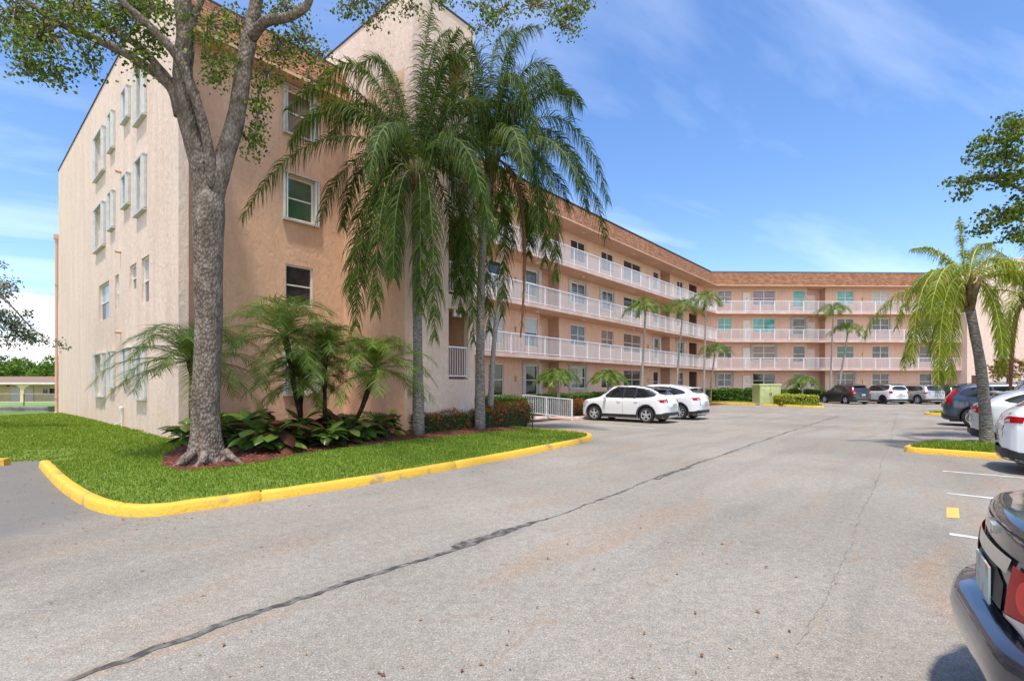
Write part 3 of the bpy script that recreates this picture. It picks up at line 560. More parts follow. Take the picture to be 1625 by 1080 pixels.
k.lathe([(0, -.12), (.05, -.12), (.05, 0)], (px_, py_, 4.17), 10); k.box(px_ - .12, px_ + .02, py_ - .12, py_ - .02, 3.93, 4.05); k.box(px_ + .06, px_ + .2, py_ - .12, py_ - .02, 3.93, 4.05)
k.build("flood_lamp", M['white'], bld)

# gallery wing
yG = 17.24 - D0; OV = 1.5; yW = yG + OV
K = BLI @ Vector(((1137 - UC) / FPX * 49.4, 49.4, 0)); xK = t_on_D(1137, 17.24) - T0
K2 = Vector((xK, yG))
ew = Vector((1, .024, 0)).normalized(); el = (R_.inverted() @ ew); el2 = Vector((el.x, el.y)); eo2 = Vector((el.y, -el.x))
if (R_ @ Vector((eo2.x, eo2.y, 0))).y > 0: eo2 = -eo2
FG = Fr((0, yG), (1, 0), (0, -1)); FFar = Fr(K2, el2, eo2)
def meet(o):    # intersection of the two lines offset o behind the gallery edges; returns building-local xy
    p = Vector((0, yG + o)); q = K2 - eo2 * o
    # p + (1,0)*s = q + el2*r
    r = (p.y - q.y) / el2.y; return q + el2 * r, r
XS = xT1
LF = (1532 - UC) / FPX * 50.0 - (BL @ Vector((xK, yG, 0))).x
c15, r15 = meet(OV)
mw, rw = meet(OV)
def strip(mb, o_a, z_a, o_b, z_b, x0, uvs=1.0):
    """band along both wings between two offset lines (mitred at the bend)"""
    ma, ra = meet(o_a); mbb, rb = meet(o_b); ln = math.hypot(o_b - o_a, z_b - z_a)
    a0 = (x0, yG + o_a, z_a); a1 = (ma.x, ma.y, z_a); b0 = (x0, yG + o_b, z_b); b1 = (mbb.x, mbb.y, z_b)
    N = 12
    for k in range(N):
        f0, f1 = k / N, (k + 1) / N
        A = [a0[i] + (a1[i] - a0[i]) * f0 for i in range(3)]; B = [a0[i] + (a1[i] - a0[i]) * f1 for i in range(3)]
        C = [b0[i] + (b1[i] - b0[i]) * f1 for i in range(3)]; D = [b0[i] + (b1[i] - b0[i]) * f0 for i in range(3)]
        mb.face([A, B, C, D], [(A[0], 0), (B[0], 0), (C[0], ln), (D[0], ln)])
    ea = FFar.p(LF, -o_a, z_a); eb = FFar.p(LF, -o_b, z_b)
    mb.face([a1, ea, eb, b1], [(ra, 0), (LF, 0), (LF, ln), (rb, ln)])
for i, z in enumerate(FL[1:]):
    mb = MB(); strip(mb, 0, z - .2, OV + .9, z - .2, XS); so = mb.build("gallery_ceiling", M['soffit'], bld)
    mb = MB(); strip(mb, 0, z, OV + .9, z, XS); strip(mb, 0, z - .2, 0, z, XS); mb.build("gallery_floor", M['slabedge'], bld)
mb = MB(); strip(mb, 0.02, EAVE + .03, OV + .9, EAVE + .03, XS); mb.build("eave_soffit", M['soffit'], bld)
mb = MB(); strip(mb, -.06, EAVE + .02, .62, TOP, XS); mb.build("mansard_roof", M['shingle'], bld)
mb = MB(); strip(mb, -.07, EAVE - .05, -.07, EAVE + .03, XS); strip(mb, -.07, EAVE - .05, .02, EAVE - .05, XS); mb.build("eave_fascia", M['soffit'], bld)
mb = MB(); strip(mb, .56, TOP + .002, .56, TOP + .07, XS); strip(mb, .56, TOP + .07, .85, TOP + .07, XS); mb.build("roof_edge", M['drip'], bld)
mb = MB(); strip(mb, .8, TOP + .04, 14, TOP + .04, XS); mb.face([(.23, 1.6, TOP - .03), (XS, 1.6, TOP - .03), (XS, yR, TOP - .03), (.23, yR, TOP - .03)]); mb.build("flat_roof", M['roofflat'], bld)
mb = MB(); strip(mb, 14, 0, 14, TOP, 0); mb.build("rear_wall", M['pink'], bld)
# mansard over block A
yE = 15.88 - D0
mb = MB()
mb.face([(.23, yE, EAVE), (xT, yE, EAVE), (xT, yE + .75, TOP), (.23, yE + .75, TOP)], [(0, 0), (xT, 0), (xT, 1.65), (0, 1.65)])
mb.build("mansard_roof", M['shingle'], bld)
mb = MB(); mb.face([(.23, yE, EAVE - .012), (xT, yE, EAVE - .012), (xT, yA, EAVE - .012), (.23, yA, EAVE - .012)]); mb.box(.232, xT - .002, yE - .03, yE, EAVE - .06, EAVE + .03); mb.build("eave_soffit", M['soffit'], bld)
mb = MB(); mb.box(.232, xT - .002, yE + .73, yE + .82, TOP - .01, TOP + .05); mb.build("roof_edge", M['drip'], bld)

# gallery walls
FW = Fr((0, yW), (1, 0), (0, -1))
def wx(u, D=17.24 + OV): return t_on_D(u, D) - T0
bays = [(775, 799.5, 'tall', 1), (833.5, 853.5, 'tall', 1), (906, 929, 'two', 2), (954.5, 973.5, 'two', 2), (990, 1017, 'wide', 2), (1037, 1045.5, 'tall', 1), (1074.5, 1084.5, 'two', 2)]
recs = [(856, 887, 857.5, 867.5), (1047.5, 1063, None, None)]
stairs = (1093.5, 1106)
rng = random.Random(5)
pk = {0: ['gl_dark', 'gl_dark', 'gl_dark', 'gl_dark', 'gl_dark', 'gl_dark', 'gl_dark'], 1: ['gl_blind', 'gl_grey', 'gl_grey', 'gl_brown', 'gl_brown', 'gl_grey', 'gl_dark'],
      2: ['gl_dark', 'gl_grey', 'gl_grey', 'gl_grey', 'gl_dark', 'gl_dark', 'gl_grey'], 3: ['gl_dark'] * 7}
for L in range(4):
    z = FL[L]; zc = (FL[L + 1] - .2) if L < 3 else EAVE + .03
    holes = []
    for i, (u0, u1, kind, nx) in enumerate(bays):
        sil = {'tall': .62 if L < 2 else .85, 'two': 1.0, 'wide': .9}[kind]
        if L == 0: sil -= .05
        holes.append((wx(u0), wx(u1), z + sil, z + 2.38))
    for r in recs: holes.append((wx(r[0]), wx(r[1]), z - .3 if L == 0 else z, zc))
    holes.append((wx(stairs[0]), wx(stairs[1]), z - .3 if L == 0 else z, zc - .15))
    mb = MB(); wall(mb, FW, XS, mw.x, -.1 if L == 0 else z, zc, holes, .10)
    mb.build("gallery_wall", M['siding'], bld)
    for i, (h, bb) in enumerate(zip(holes, bays)):
        window(FW, *h[:4], pk[L][i], nx=bb[3], depth=.10, shutters=.26 if (L == 2 and i in (1, 2, 3)) or (L == 0 and i in (1, 2)) or (L == 1 and i in (5, 6)) else 0, upper='gl_blind' if (L == 1 and i == 1) else None, fr=.05)
    for r in recs:
        mb = MB(); a0, a1 = wx(r[0]), wx(r[1]); y2 = yW + .85
        zb = 0 if L == 0 else z
        mb.face([(a0, y2, zb), (a1, y2, zb), (a1, y2, zc), (a0, y2, zc)], [(a0, zb), (a1, zb), (a1, zc), (a0, zc)])
        mb.face([(a1, yW + .1, zb), (a1, y2, zb), (a1, y2, zc), (a1, yW + .1, zc)]); mb.face([(a0, yW + .1, zb), (a0, y2, zb), (a0, y2, zc), (a0, yW + .1, zc)])
        mb.build("door_recess_wall", M['siding'], bld)
    FD = Fr((0, yW + .85), (1, 0), (0, -1))
    for r in recs:
        a0, a1 = wx(r[0]), wx(r[1]); door(FD, a0 + .25, a0 + 1.12, z + .01, z + 2.05, 0)
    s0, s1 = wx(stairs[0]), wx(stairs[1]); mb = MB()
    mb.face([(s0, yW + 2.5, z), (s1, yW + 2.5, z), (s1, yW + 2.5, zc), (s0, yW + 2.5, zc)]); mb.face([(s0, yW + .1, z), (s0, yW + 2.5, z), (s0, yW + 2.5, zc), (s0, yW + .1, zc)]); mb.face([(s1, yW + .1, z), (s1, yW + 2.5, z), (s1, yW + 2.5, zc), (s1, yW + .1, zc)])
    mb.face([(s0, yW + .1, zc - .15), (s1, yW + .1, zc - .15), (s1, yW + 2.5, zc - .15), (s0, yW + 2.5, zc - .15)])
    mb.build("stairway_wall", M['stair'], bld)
    for u in (818, 1028): lamp_wall(FW, wx(u), z + 1.55)
    for u in (852, 925, 1005, 1068):
        x = t_on_D(u, 17.24 + .7) - T0; ceil_lamp((x, yG + .7, zc - .002))
    if L: railing(FG, XS, xK - .04, z + .002, z + 1.10, -.05)

# far wing walls
FFW = Fr(K2 - eo2 * OV, el2, eo2)
Kw = BL @ Vector((*(K2 - eo2 * OV), 0))
def fx(u):  # pixel column on the far wing wall
    q = (u - UC) / FPX; e = R_ @ Vector((el2.x, el2.y, 0))
    return (q * Kw.y - Kw.x) / (e.x - q * e.y)
fb = [(1139, 1161, 'two', 2), (1194.5, 1230.5, 'wide', 2), (1258.5, 1278, 'tall', 1), (1328, 1355, 'two', 2), (1384, 1411, 'two', 2), (1459, 1479, 'tall', 1), (1503, 1518, 'tall', 1)]
fpk = {0: ['gl_grey', 'gl_dark', 'gl_dark', 'gl_dark', 'gl_dark', 'gl_grey', 'gl_dark'], 1: ['gl_dark', 'gl_brown', 'gl_dark', 'gl_green', 'gl_grey', 'gl_dark', 'gl_dark'],
       2: ['gl_teal', 'gl_teal', 'gl_grey', 'gl_dark', 'gl_grey', 'gl_dark', 'gl_dark'], 3: ['gl_lav', 'gl_lav', 'gl_teal', 'gl_teal', 'gl_blind', 'gl_dark', 'gl_dark']}
for L in range(4):
    z = FL[L]; zc = (FL[L + 1] - .2) if L < 3 else EAVE + .03; holes = []
    for (u0, u1, kind, nx) in fb: holes.append((fx(u0), fx(u1), z + {'tall': .7, 'two': 1.05, 'wide': .9}[kind], z + 2.42))
    ra0, ra1 = fx(1281), fx(1309.5); zb = z - .3 if L == 0 else z
    holes.append((ra0, ra1, zb, zc))
    sd = (fx(1486), fx(1500)); holes.append((sd[0], sd[1], zb, zc - .2))
    mb = MB(); wall(mb, FFW, rw, LF + .01, -.1 if L == 0 else z, zc, holes, .10); mb.build("gallery_wall", M['sidingf'], bld)
    for i, (h, bb) in enumerate(zip(holes, fb)):
        window(FFW, *h[:4], fpk[L][i], nx=bb[3], depth=.10, fr=.06, shutters=.24 if (L, i) in ((2, 2), (2, 4), (0, 0), (0, 3), (1, 1)) else 0)
    mb = MB(); A = lambda a, o, zz: FFW.p(a, -o, zz)
    mb.face([A(ra0, .9, zb), A(ra1, .9, zb), A(ra1, .9, zc), A(ra0, .9, zc)], [(0, 0), (1, 0), (1, 1), (0, 1)])
    for a in (ra0, ra1): mb.face([A(a, .1, zb), A(a, .9, zb), A(a, .9, zc), A(a, .1, zc)])
    mb.build("door_recess_wall", M['sidingf'], bld)
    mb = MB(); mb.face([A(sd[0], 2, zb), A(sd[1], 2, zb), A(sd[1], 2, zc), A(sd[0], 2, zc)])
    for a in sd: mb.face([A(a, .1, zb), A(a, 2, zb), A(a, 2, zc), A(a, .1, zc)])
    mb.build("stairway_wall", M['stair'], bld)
    FD = Fr(FFW.o - eo2 * .9, el2, eo2)
    door(FD, ra0 + .35, ra0 + 1.25, z + .01, z + 2.05); d0 = fx(1180); door(FFW, d0, d0 + .6, z + .01, z + 2.1)
    lamp_wall(FFW, fx(1369), z + 1.55)
    if L: railing(FFar, .04, LF, z + .002, z + 1.10, -.05)
# end block of the far wing, ending in a tall gable with a curved top
mb = MB(); E0 = LF + .003; E1 = LF + 10
def ep(a, o, z): return FFar.p(a, o, z)
WE = Fr(K2 + eo2 * .6, el2, eo2)
eh = [(E0 + .45, E0 + 1.9, 0, 2.6)]
wall(mb, WE, E0, E1, -.1, 12.2, eh, .4)
arc = [(E0 + (E1 - E0) * k / 16, 12.2 + 2.3 * math.sin(math.pi / 2 * min(1, k / 9))) for k in range(17)]
for k in range(16):
    (a, z), (b, zz) = arc[k], arc[k + 1]; mb.face([ep(a, .6, 12.2), ep(b, .6, 12.2), ep(b, .6, zz), ep(a, .6, z)]); mb.face([ep(a, .6, z), ep(b, .6, zz), ep(b, -12, zz), ep(a, -12, z)])
mb.face([ep(E0, .6, -.1), ep(E0, -12, -.1), ep(E0, -12, 12.2), ep(E0, .6, 12.2)])
mb.build("end_block_wall", M['pink'], bld)
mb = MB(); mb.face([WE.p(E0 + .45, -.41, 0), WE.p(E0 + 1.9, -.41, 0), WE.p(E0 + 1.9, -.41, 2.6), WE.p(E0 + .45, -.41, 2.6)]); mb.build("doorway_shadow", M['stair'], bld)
# ground-floor slab walk along both wings
mb = MB(); strip(mb, -.3, .12, OV + .9, .43, XS)
mb.build("walkway_slab", M['concrete'], bld)

# ------------------------------------------------------------------ ground
def sheet(name, pts, z, m, kind='structure'):
    b = MB(); b.face([(p[0], p[1], z) for p in pts]); return struct(b.build(name, m), kind)
g = MB(); n = 24
sheet("ground", [(-400, -60), (400, -60), (400, 600), (-17, 600), (-17, 28.6), (-400, 28.6)], -.03, M['bglawn'])
sheet("far_lawn", [(-400, 28.6), (-17, 28.6), (-17, 600), (-400, 600)], -.56, M['bglawn'])
sheet("asphalt_road", [(-40, -12), (70, -12), (70, 56), TD(60, 15.0), TD(12, 13.2), (-1.6, 18.6), (-6, 14), (-12.5, 14.5), (-26, 14.5), (-40, 14.5)], 0.0, M['asphalt'])
# kerb of the near grass island, swept along its outer foot
KP = [G(u, v) for u, v in ((61, 741), (74, 757), (97, 781), (138, 808), (185, 819.5), (245, 820.5), (320, 809), (470, 787.5), (600, 766.5), (760, 737), (870, 714.5), (928, 702.5), (943, 697), (934, 690.5))]
KP.append(KP[-1] + D2 * 2.2); KP.append(KP[-1] + D2 * 1.5)
def smoothline(pts, it=2):
    pts = [Vector(p) for p in pts]
    for _ in range(it):
        q = [pts[0]]
        for a, b in zip(pts, pts[1:]): q += [a * .75 + b * .25, a * .25 + b * .75]
        q.append(pts[-1]); pts = q
    return pts
def sweep_kerb(name, pts, closed=False, h=.13, w=.16, left=True, m='kerb', endlow=0):
    mb = MB(); rows = []; N = len(pts); rr = random.Random(len(pts))
    for i, p in enumerate(pts):
        a = pts[(i - 1) % N] if closed else pts[max(i - 1, 0)]; b = pts[(i + 1) % N] if closed else pts[min(i + 1, N - 1)]
        t = (b - a).normalized(); nn_ = Vector((-t.y, t.x, 0)) * (1 if left else -1)
        hh = h * (1 if not endlow else min(1, .25 + i / endlow)) + rr.uniform(-.004, .004); w_ = w + rr.uniform(-.005, .005)
        if i % 11 == 6 and len(rows) > 2:      # a joint between two cast lengths
            for o_, s_ in ((-.03, 1), (-.012, .80), (.012, .80), (.03, 1)):
                q_ = p + t * o_; h2 = hh * s_; g_ = .02 * (1 - s_) * 5
                rows.append([q_ + nn_ * g_ + Vector((0, 0, -.02)), q_ + nn_ * (.015 + g_) + Vector((0, 0, h2 - .03)), q_ + nn_ * (.04 + g_) + Vector((0, 0, h2 - .005)), q_ + nn_ * .07 + Vector((0, 0, h2)), q_ + nn_ * (w_ - .02) + Vector((0, 0, h2)), q_ + nn_ * w_ + Vector((0, 0, h2 - .015)), q_ + nn_ * w_ + Vector((0, 0, -.02))])
            continue
        rows.append([p + Vector((0, 0, -.02)), p + nn_ * .015 + Vector((0, 0, hh - .03)), p + nn_ * .04 + Vector((0, 0, hh - .005)), p + nn_ * .07 + Vector((0, 0, hh)), p + nn_ * (w_ - .02) + Vector((0, 0, hh)), p + nn_ * w_ + Vector((0, 0, hh - .015)), p + nn_ * w_ + Vector((0, 0, -.02))])
    if closed: rows.append(rows[0])
    mb.grid(rows); return mb.build(name, M[m], None, True)
kl = smoothline(KP, 2); ks = []
for a, b in zip(kl, kl[1:]):
    n_ = max(1, int((b - a).length / .25)); ks += [a.lerp(b, k / n_) for k in range(n_)]
ks.append(kl[-1])
kerb = sweep_kerb("kerb", ks, left=True, endlow=0)
struct(kerb)
def inset(pts, w, left=True):
    out = []
    for i, p in enumerate(pts):
        t = (pts[min(i + 1, len(pts) - 1)] - pts[max(i - 1, 0)]).normalized(); out.append(p + Vector((-t.y, t.x, 0)) * w * (1 if left else -1))
    return out
# island lawn: kerb inner edge, tower, wall base, gable base, rear
bedline_in = inset(ks, .15)
lawn_poly = [(p.x, p.y) for p in bedline_in] + [(-1.2, 19.6), (-12, 26), (-34, 40), (-60, 31), (-45, 13.8), (-26, 13.2), (-15.5, 11.2)] + [(G(0, 736).x, G(0, 736).y), (G(30, 732).x, G(30, 732).y), (G(62, 731).x, G(62, 731).y)]
def fill(poly, step, hfun, uvlock=True):
    """triangulated height field inside a 2-D outline"""
    xs = [p[0] for p in poly]; ys = [p[1] for p in poly]; N = len(poly)
    pts = [Vector(p) for p in poly]; edges = [(i, (i + 1) % N) for i in range(N)]
    x = min(xs)
    while x < max(xs):
        y = min(ys)
        while y < max(ys): pts.append(Vector((x + .013, y + .007))); y += step
        x += step
    v, e, f, *_ = delaunay_2d_cdt(pts, edges, [list(range(N))], 1, 1e-4)
    return [(p.x, p.y, hfun(p.x, p.y)) for p in v], f
def inpoly(x, y, poly):
    c = False; j = len(poly) - 1
    for i in range(len(poly)):
        xi, yi = poly[i][0], poly[i][1]; xj, yj = poly[j][0], poly[j][1]
        if (yi > y) != (yj > y) and x < (xj - xi) * (y - yi) / (yj - yi) + xi: c = not c
        j = i
    return c
KA = np.array([(p.x, p.y) for p in ks])
LE = [(-60, 31), (-45, 13.8), (-26, 13.2), (-15.5, 11.2)] + [(G(u, v).x, G(u, v).y) for u, v in ((0, 736), (30, 732), (62, 731))]
def lawn_h(x, y):
    d = np.min(np.hypot(KA[:, 0] - x, KA[:, 1] - y))
    if x < -9.0 and y < 15:
        dd = 9
        for (ax_, ay_), (bx_, by_) in zip(LE, LE[1:]):
            L2 = (bx_ - ax_) ** 2 + (by_ - ay_) ** 2; tt = max(0, min(1, ((x - ax_) * (bx_ - ax_) + (y - ay_) * (by_ - ay_)) / L2)); dd = min(dd, math.hypot(x - ax_ - tt * (bx_ - ax_), y - ay_ - tt * (by_ - ay_)))
        return min(-.02 + .16 * dd, .14) + (.01 * math.sin(x * 1.7) * math.sin(y * 1.3) if dd > .8 else 0)
    if x < -99:      # the lawn meets the side lane without a kerb
        e = min(1, max(0, (y - (9.4 + (-9.3 - x) * .17)) / 2.5)); base = .015 + .14 * e
        return min(base, .10 + .05 * min(1, d / 2)) + .01 * math.sin(x * 1.7) * math.sin(y * 1.3) * e
    far = max(0, min(1, (y - 22) / 10))
    return .105 + .06 * min(1, max(0, d - .2) / 2.0) + .015 * math.sin(x * 1.3) * math.sin(y * 1.1) - .12 * far
v_, f_ = fill(lawn_poly, .8, lawn_h)
mb = MB(); mb.v = v_; mb.f = [tuple(f) for f in f_]; mb.uv = [(0, 0)] * sum(len(f) for f in f_); mb.mi = [0] * len(f_)
struct(mb.build("lawn", M['lawn'], None, True))
# mulch bed with a wavy edge, from the tree to the tower
bed_px = [(255, 738), (285, 746), (330, 744), (372, 741), (420, 733), (470, 722), (540, 712), (600, 706), (660, 698), (720, 692), (775, 687), (830, 682)]
bed = [G(u, v, .15) for u, v in bed_px]
bed_poly = [(p.x, p.y) for p in bed] + [tuple((TD(xT1 + T0 + 1.5, 12.6))[:2]), tuple(TD(xT1 + T0, 12.5)[:2]), tuple(TD(xT + T0, 12.45)[:2]), tuple(TD(xT + T0, 16.5)[:2]), tuple(TD(T0 + .2, 16.5)[:2]), tuple(TD(T0 + .25, 14.9)[:2]), (G(262, 722, .15).x, G(262, 722, .15).y)]
v_, f_ = fill(bed_poly, .3, lambda x, y: lawn_h(x, y) + .012 + .012 * math.sin(x * 9) * math.cos(y * 8))
mb = MB(); mb.v = v_; mb.f = [tuple(f) for f in f_]; mb.uv = [(0, 0)] * sum(len(f) for f in f_); mb.mi = [0] * len(f_)
struct(mb.build("mulch_bed", M['soil'], None, True))
def scatter_cards(name, pts, size, m, kind=None, flat=.35, seed=1, asp=2.2, parent=None, curl=True):
    """many small leaf-sized pointed faces at the given points"""
    r = np.random.RandomState(seed); n = len(pts); p = np.asarray(pts, dtype=float)
    sz = size * r.uniform(.6, 1.3, n); az = r.uniform(0, 2 * np.pi, n); ti = (r.uniform(-1, 1, n)) * flat * 1.57
    dx = np.stack([np.cos(az) * np.cos(ti), np.sin(az) * np.cos(ti), np.sin(ti)], 1)
    ro = r.uniform(-1, 1, n) * flat * 1.57
    s0 = np.stack([-np.sin(az), np.cos(az), np.zeros(n)], 1); up = np.cross(dx, s0)
    sd = s0 * np.cos(ro)[:, None] + up * np.sin(ro)[:, None]; L_ = sz[:, None]; Wd = (sz / asp)[:, None]
    nrm = np.cross(dx, sd)
    V = np.stack([p - dx * L_ * .5, p + sd * Wd * .5 + nrm * Wd * .12, p + dx * L_ * .5, p - sd * Wd * .5 + nrm * Wd * .12], 1).reshape(-1, 3)
    F = np.arange(4 * n).reshape(n, 4); o = np_mesh(name, V, F, m, parent)
    if kind: o['kind'] = kind
    return o
rs = np.random.RandomState(3); pts = []
bx0, bx1 = min(p[0] for p in bed_poly), max(p[0] for p in bed_poly); by0, by1 = min(p[1] for p in bed_poly), max(p[1] for p in bed_poly)
while len(pts) < 9000:
    x, y = rs.uniform(bx0, bx1), rs.uniform(by0, by1)
    if inpoly(x, y, bed_poly): pts.append((x, y, lawn_h(x, y) + .035))
scatter_cards("mulch_chips", pts, .065, M['mulch'], 'stuff', .35, 4, 3.5)
# grass blades on the near lawn
def grass(name, poly, n, hgt, hfun, seed, excl=None, xr=None):
    r = np.random.RandomState(seed); xs = [p[0] for p in poly]; ys = [p[1] for p in poly]; out = []
    x0, x1, y0, y1 = xr or (min(xs), max(xs), min(ys), max(ys))
    while len(out) < n:
        x, y = r.uniform(x0, x1), r.uniform(y0, y1)
        if r.rand() > min(1, (9.5 / max(y, 6)) ** 1.6): continue
        if inpoly(x, y, poly) and not (excl and inpoly(x, y, excl)): out.append((x, y, hfun(x, y)))
    p = np.array(out); m_ = len(p); az = r.uniform(0, 2 * np.pi, m_); h = hgt * r.uniform(.5, 1.25, m_) * (1 + np.clip((p[:, 1] - 10) / 14, 0, .6)); w = (.002 + .00065 * np.clip(p[:, 1], 5, 22)) * r.uniform(.7, 1.3, m_)
    side = np.stack([np.cos(az), np.sin(az), 0 * az], 1) * w[:, None]; la = r.uniform(0, 2 * np.pi, m_); ln = r.uniform(.1, .75, m_) * h
    lean = np.stack([np.cos(la) * ln, np.sin(la) * ln, h], 1); mid = lean * np.array([.35, .35, .62])
    V = np.stack([p - side, p + side, p + mid + side * .7, p + lean, p + mid - side * .7], 1).reshape(-1, 3)
    F = np.arange(5 * m_).reshape(m_, 5); o = np_mesh(name, V, F, M['grass']); o['kind'] = 'stuff'; return o
vis = (-24, 3, 5.5, 26)
grass("grass", lawn_poly, 150000, .040, lawn_h, 11, bed_poly, vis)

# road markings and repairs (thin sheets on the asphalt)
def ribbon(name, pts, w, m, z, seed=0, kind='structure', ww=None):
    r = random.Random(seed); pts = smoothline([Vector((p[0], p[1], 0)) for p in pts], 1); mb = MB(); L_ = []; R2 = []; q = []
    for a, b in zip(pts, pts[1:]):
        n_ = max(1, int((b - a).length / .035)); q += [a.lerp(b, k / n_) for k in range(n_)]
    q.append(pts[-1]); rows = []; off = 0; j = 0; wm = 1
    for i, p in enumerate(q):
        t = (q[min(i + 1, len(q) - 1)] - q[max(i - 1, 0)]).normalized(); nn_ = Vector((-t.y, t.x, 0))
        if ww: wm = max(.2, min(1.7, wm + r.uniform(-.34, .34))); j = max(-.03, min(.03, j + r.uniform(-.013, .013)))
        rows.append([p + nn_ * (w / 2 * wm + j) + Vector((0, 0, z)), p - nn_ * (w / 2 * wm - j) + Vector((0, 0, z))])
    mb.grid(rows); o = mb.build(name, M[m]); o['kind'] = kind; return o
ribbon("tar_seam", [G(u, v) for u, v in ((20, 1120), (100, 1080), (330, 1000), (590, 912), (730, 867), (840, 833), (960, 790), (1062, 750), (1180, 709), (1290, 672), (1330, 660))], .042, 'tar', .004, 3, ww=1)
ribbon("tar_seam", [G(u, v) for u, v in ((720, 869), (780, 850), (850, 827))], .075, 'tar', .006, 5, ww=1)
ribbon("tar_seam", [G(u, v) for u, v in ((1040, 760), (1075, 746), (1100, 741))], .11, 'tar', .006, 7, ww=1)
ribbon("pavement_crack", [G(u, v) for u, v in ((1262, 1030), (1330, 900), (1376, 800), (1402, 730), (1418, 680), (1424, 655))], .008, 'crack', .004, 9, ww=1)
def bar(name, a, b, w, m, label=None):
    a, b = Vector(a), Vector(b); t = (b - a).normalized(); n_ = Vector((-t.y, t.x, 0)) * w / 2; mb = MB()
    mb.face([a + n_ + Vector((0, 0, .004)), b + n_ + Vector((0, 0, .004)), b - n_ + Vector((0, 0, .004)), a - n_ + Vector((0, 0, .004))]); o = mb.build(name, M[m]); o['kind'] = 'structure'; return o
for u, v in ((1496, 747), (1503, 782.5), (1507, 847), (1521, 985)): a = G(u, v); bar("parking_line", a, a + NN * 5.2, .10, 'roadwhite')
ym = MB(); ym.face([(*G(u, v)[:2], .004) for u, v in ((1502, 805), (1521, 806), (1523, 822), (1502, 821))]); struct(ym.build("yellow_marking", M['roadyellow']))
for t in (18.2 - .9, 20.1, 22.85, 25.6, 28.35): 
    a = TD(t, 12.9); bar("parking_line", a, TD(t, 8.1), .10, 'roadwhite')
for t in (20.9, 23.6, 26.3, 28.9, 31.5): a = TD(t, 0); bar("parking_line", a, TD(t, -5.2), .10, 'roadwhite')
# stains on the far carriageway are in the material; fallen leaves and twigs
pts = []
r = np.random.RandomState(8)
while len(pts) < 330:
    Y = 2.5 + 22 * r.rand() ** 1.3; X = r.uniform(-1.0, 1.1) * Y
    if not inpoly(X, Y, lawn_poly): pts.append((X, Y, .012))
while len(pts) < 640:
    i = r.randint(0, 60); p = ks[i]; pts.append((p.x + r.normal(0, .5), p.y - abs(r.normal(.15, .45)), .012))
pts = [p for p in pts if p[1] > 2]
r9 = np.random.RandomState(77)
while len(pts) < 900:
    x, y = r9.uniform(-14, 2.5), r9.uniform(6, 17)
    if inpoly(x, y, lawn_poly) and not inpoly(x, y, bed_poly): pts.append((x, y, lawn_h(x, y) + .035))
scatter_cards("fallen_leaves", pts, .036, M['litter'], 'stuff', .22, 9, 2.0)

# small islands on the right and the one before the far wing
def island(name_k, poly, gname, top='lawn', n=2500, seed=1, m='kerb'):
    pts = [Vector((p[0], p[1], 0)) for p in poly]; q = []
    pts2 = pts + [pts[0]]
    for a, b in zip(pts2, pts2[1:]):
        for k in range(4): q.append(a.lerp(b, k / 4))
    for _ in range(2): q = [(q[i - 1] + q[i] * 2 + q[(i + 1) % len(q)]) / 4 for i in range(len(q))]
    struct(sweep_kerb("kerb", q, True, .13, .15, True, m))
    inn = []
    for i, p in enumerate(q):
        t = (q[(i + 1) % len(q)] - q[i - 1]).normalized(); inn.append(p + Vector((-t.y, t.x, 0)) * .14)
    ip = [(p.x, p.y) for p in inn]; v, f = fill(ip, .4, lambda x, y: .115); mb = MB(); mb.v = v; mb.f = [tuple(k) for k in f]; mb.uv = [(0, 0)] * sum(len(k) for k in f); mb.mi = [0] * len(f)
    struct(mb.build("planting_bed" if top == 'soil' else "lawn", M[top])); return ip
isl1 = island("kerb", [TD(14.95, .5)[:2], TD(14.95, -4.6)[:2], TD(17.3, -4.6)[:2], TD(17.3, -.2)[:2], TD(16.6, .45)[:2], TD(15.3, .8)[:2]], "lawn")
gp = [p for p in isl1]; cut = D1.dot(Vector((0, 0, 0)))
def right_split(p): return (-(p[0] * NN.x + p[1] * NN.y)) > -.9
gpts = []
r = np.random.RandomState(12)
def blades(name, poly, n, h, z, cond=None, seed=2):
    r = np.random.RandomState(seed); xs = [p[0] for p in poly]; ys = [p[1] for p in poly]; o = []
    for _ in range(n * 40):
        x, y = r.uniform(min(xs), max(xs)), r.uniform(min(ys), max(ys))
        if inpoly(x, y, poly) and (not cond or cond((x, y))): o.append((x, y, z))
        if len(o) >= n: break
    p = np.array(o); m_ = len(p); az = r.uniform(0, 6.28, m_); hh = h * r.uniform(.5, 1.3, m_); s = np.stack([np.cos(az), np.sin(az), 0 * az], 1) * .016; la = r.uniform(0, 6.28, m_); ln = r.uniform(.1, .7, m_) * hh
    V = np.stack([p - s, p + s, p + np.stack([np.cos(la) * ln, np.sin(la) * ln, hh], 1)], 1).reshape(-1, 3); ob = np_mesh(name, V, np.arange(3 * m_).reshape(m_, 3), M['grass']); ob['kind'] = 'stuff'
blades("grass", isl1, 3500, .10, .11, lambda p: -(p[0] * NN.x + p[1] * NN.y) > -1.0)
pts = [];
while len(pts) < 1400:
    x, y = r.uniform(7, 16), r.uniform(8, 17)
    if inpoly(x, y, isl1) and -(x * NN.x + y * NN.y) < -.8: pts.append((x, y, .13))
scatter_cards("mulch_chips", pts, .07, M['mulch'], 'stuff', .4, 14, 3)
isl2 = island("kerb", [TD(34.3, .5)[:2], TD(34.3, -4.5)[:2], TD(36.4, -4.5)[:2], TD(36.4, .2)[:2], TD(35.3, .9)[:2]], "lawn")
blades("grass", isl2, 1500, .15, .11, None, 5)
a, b = G(1170, 641), G(1302, 647)
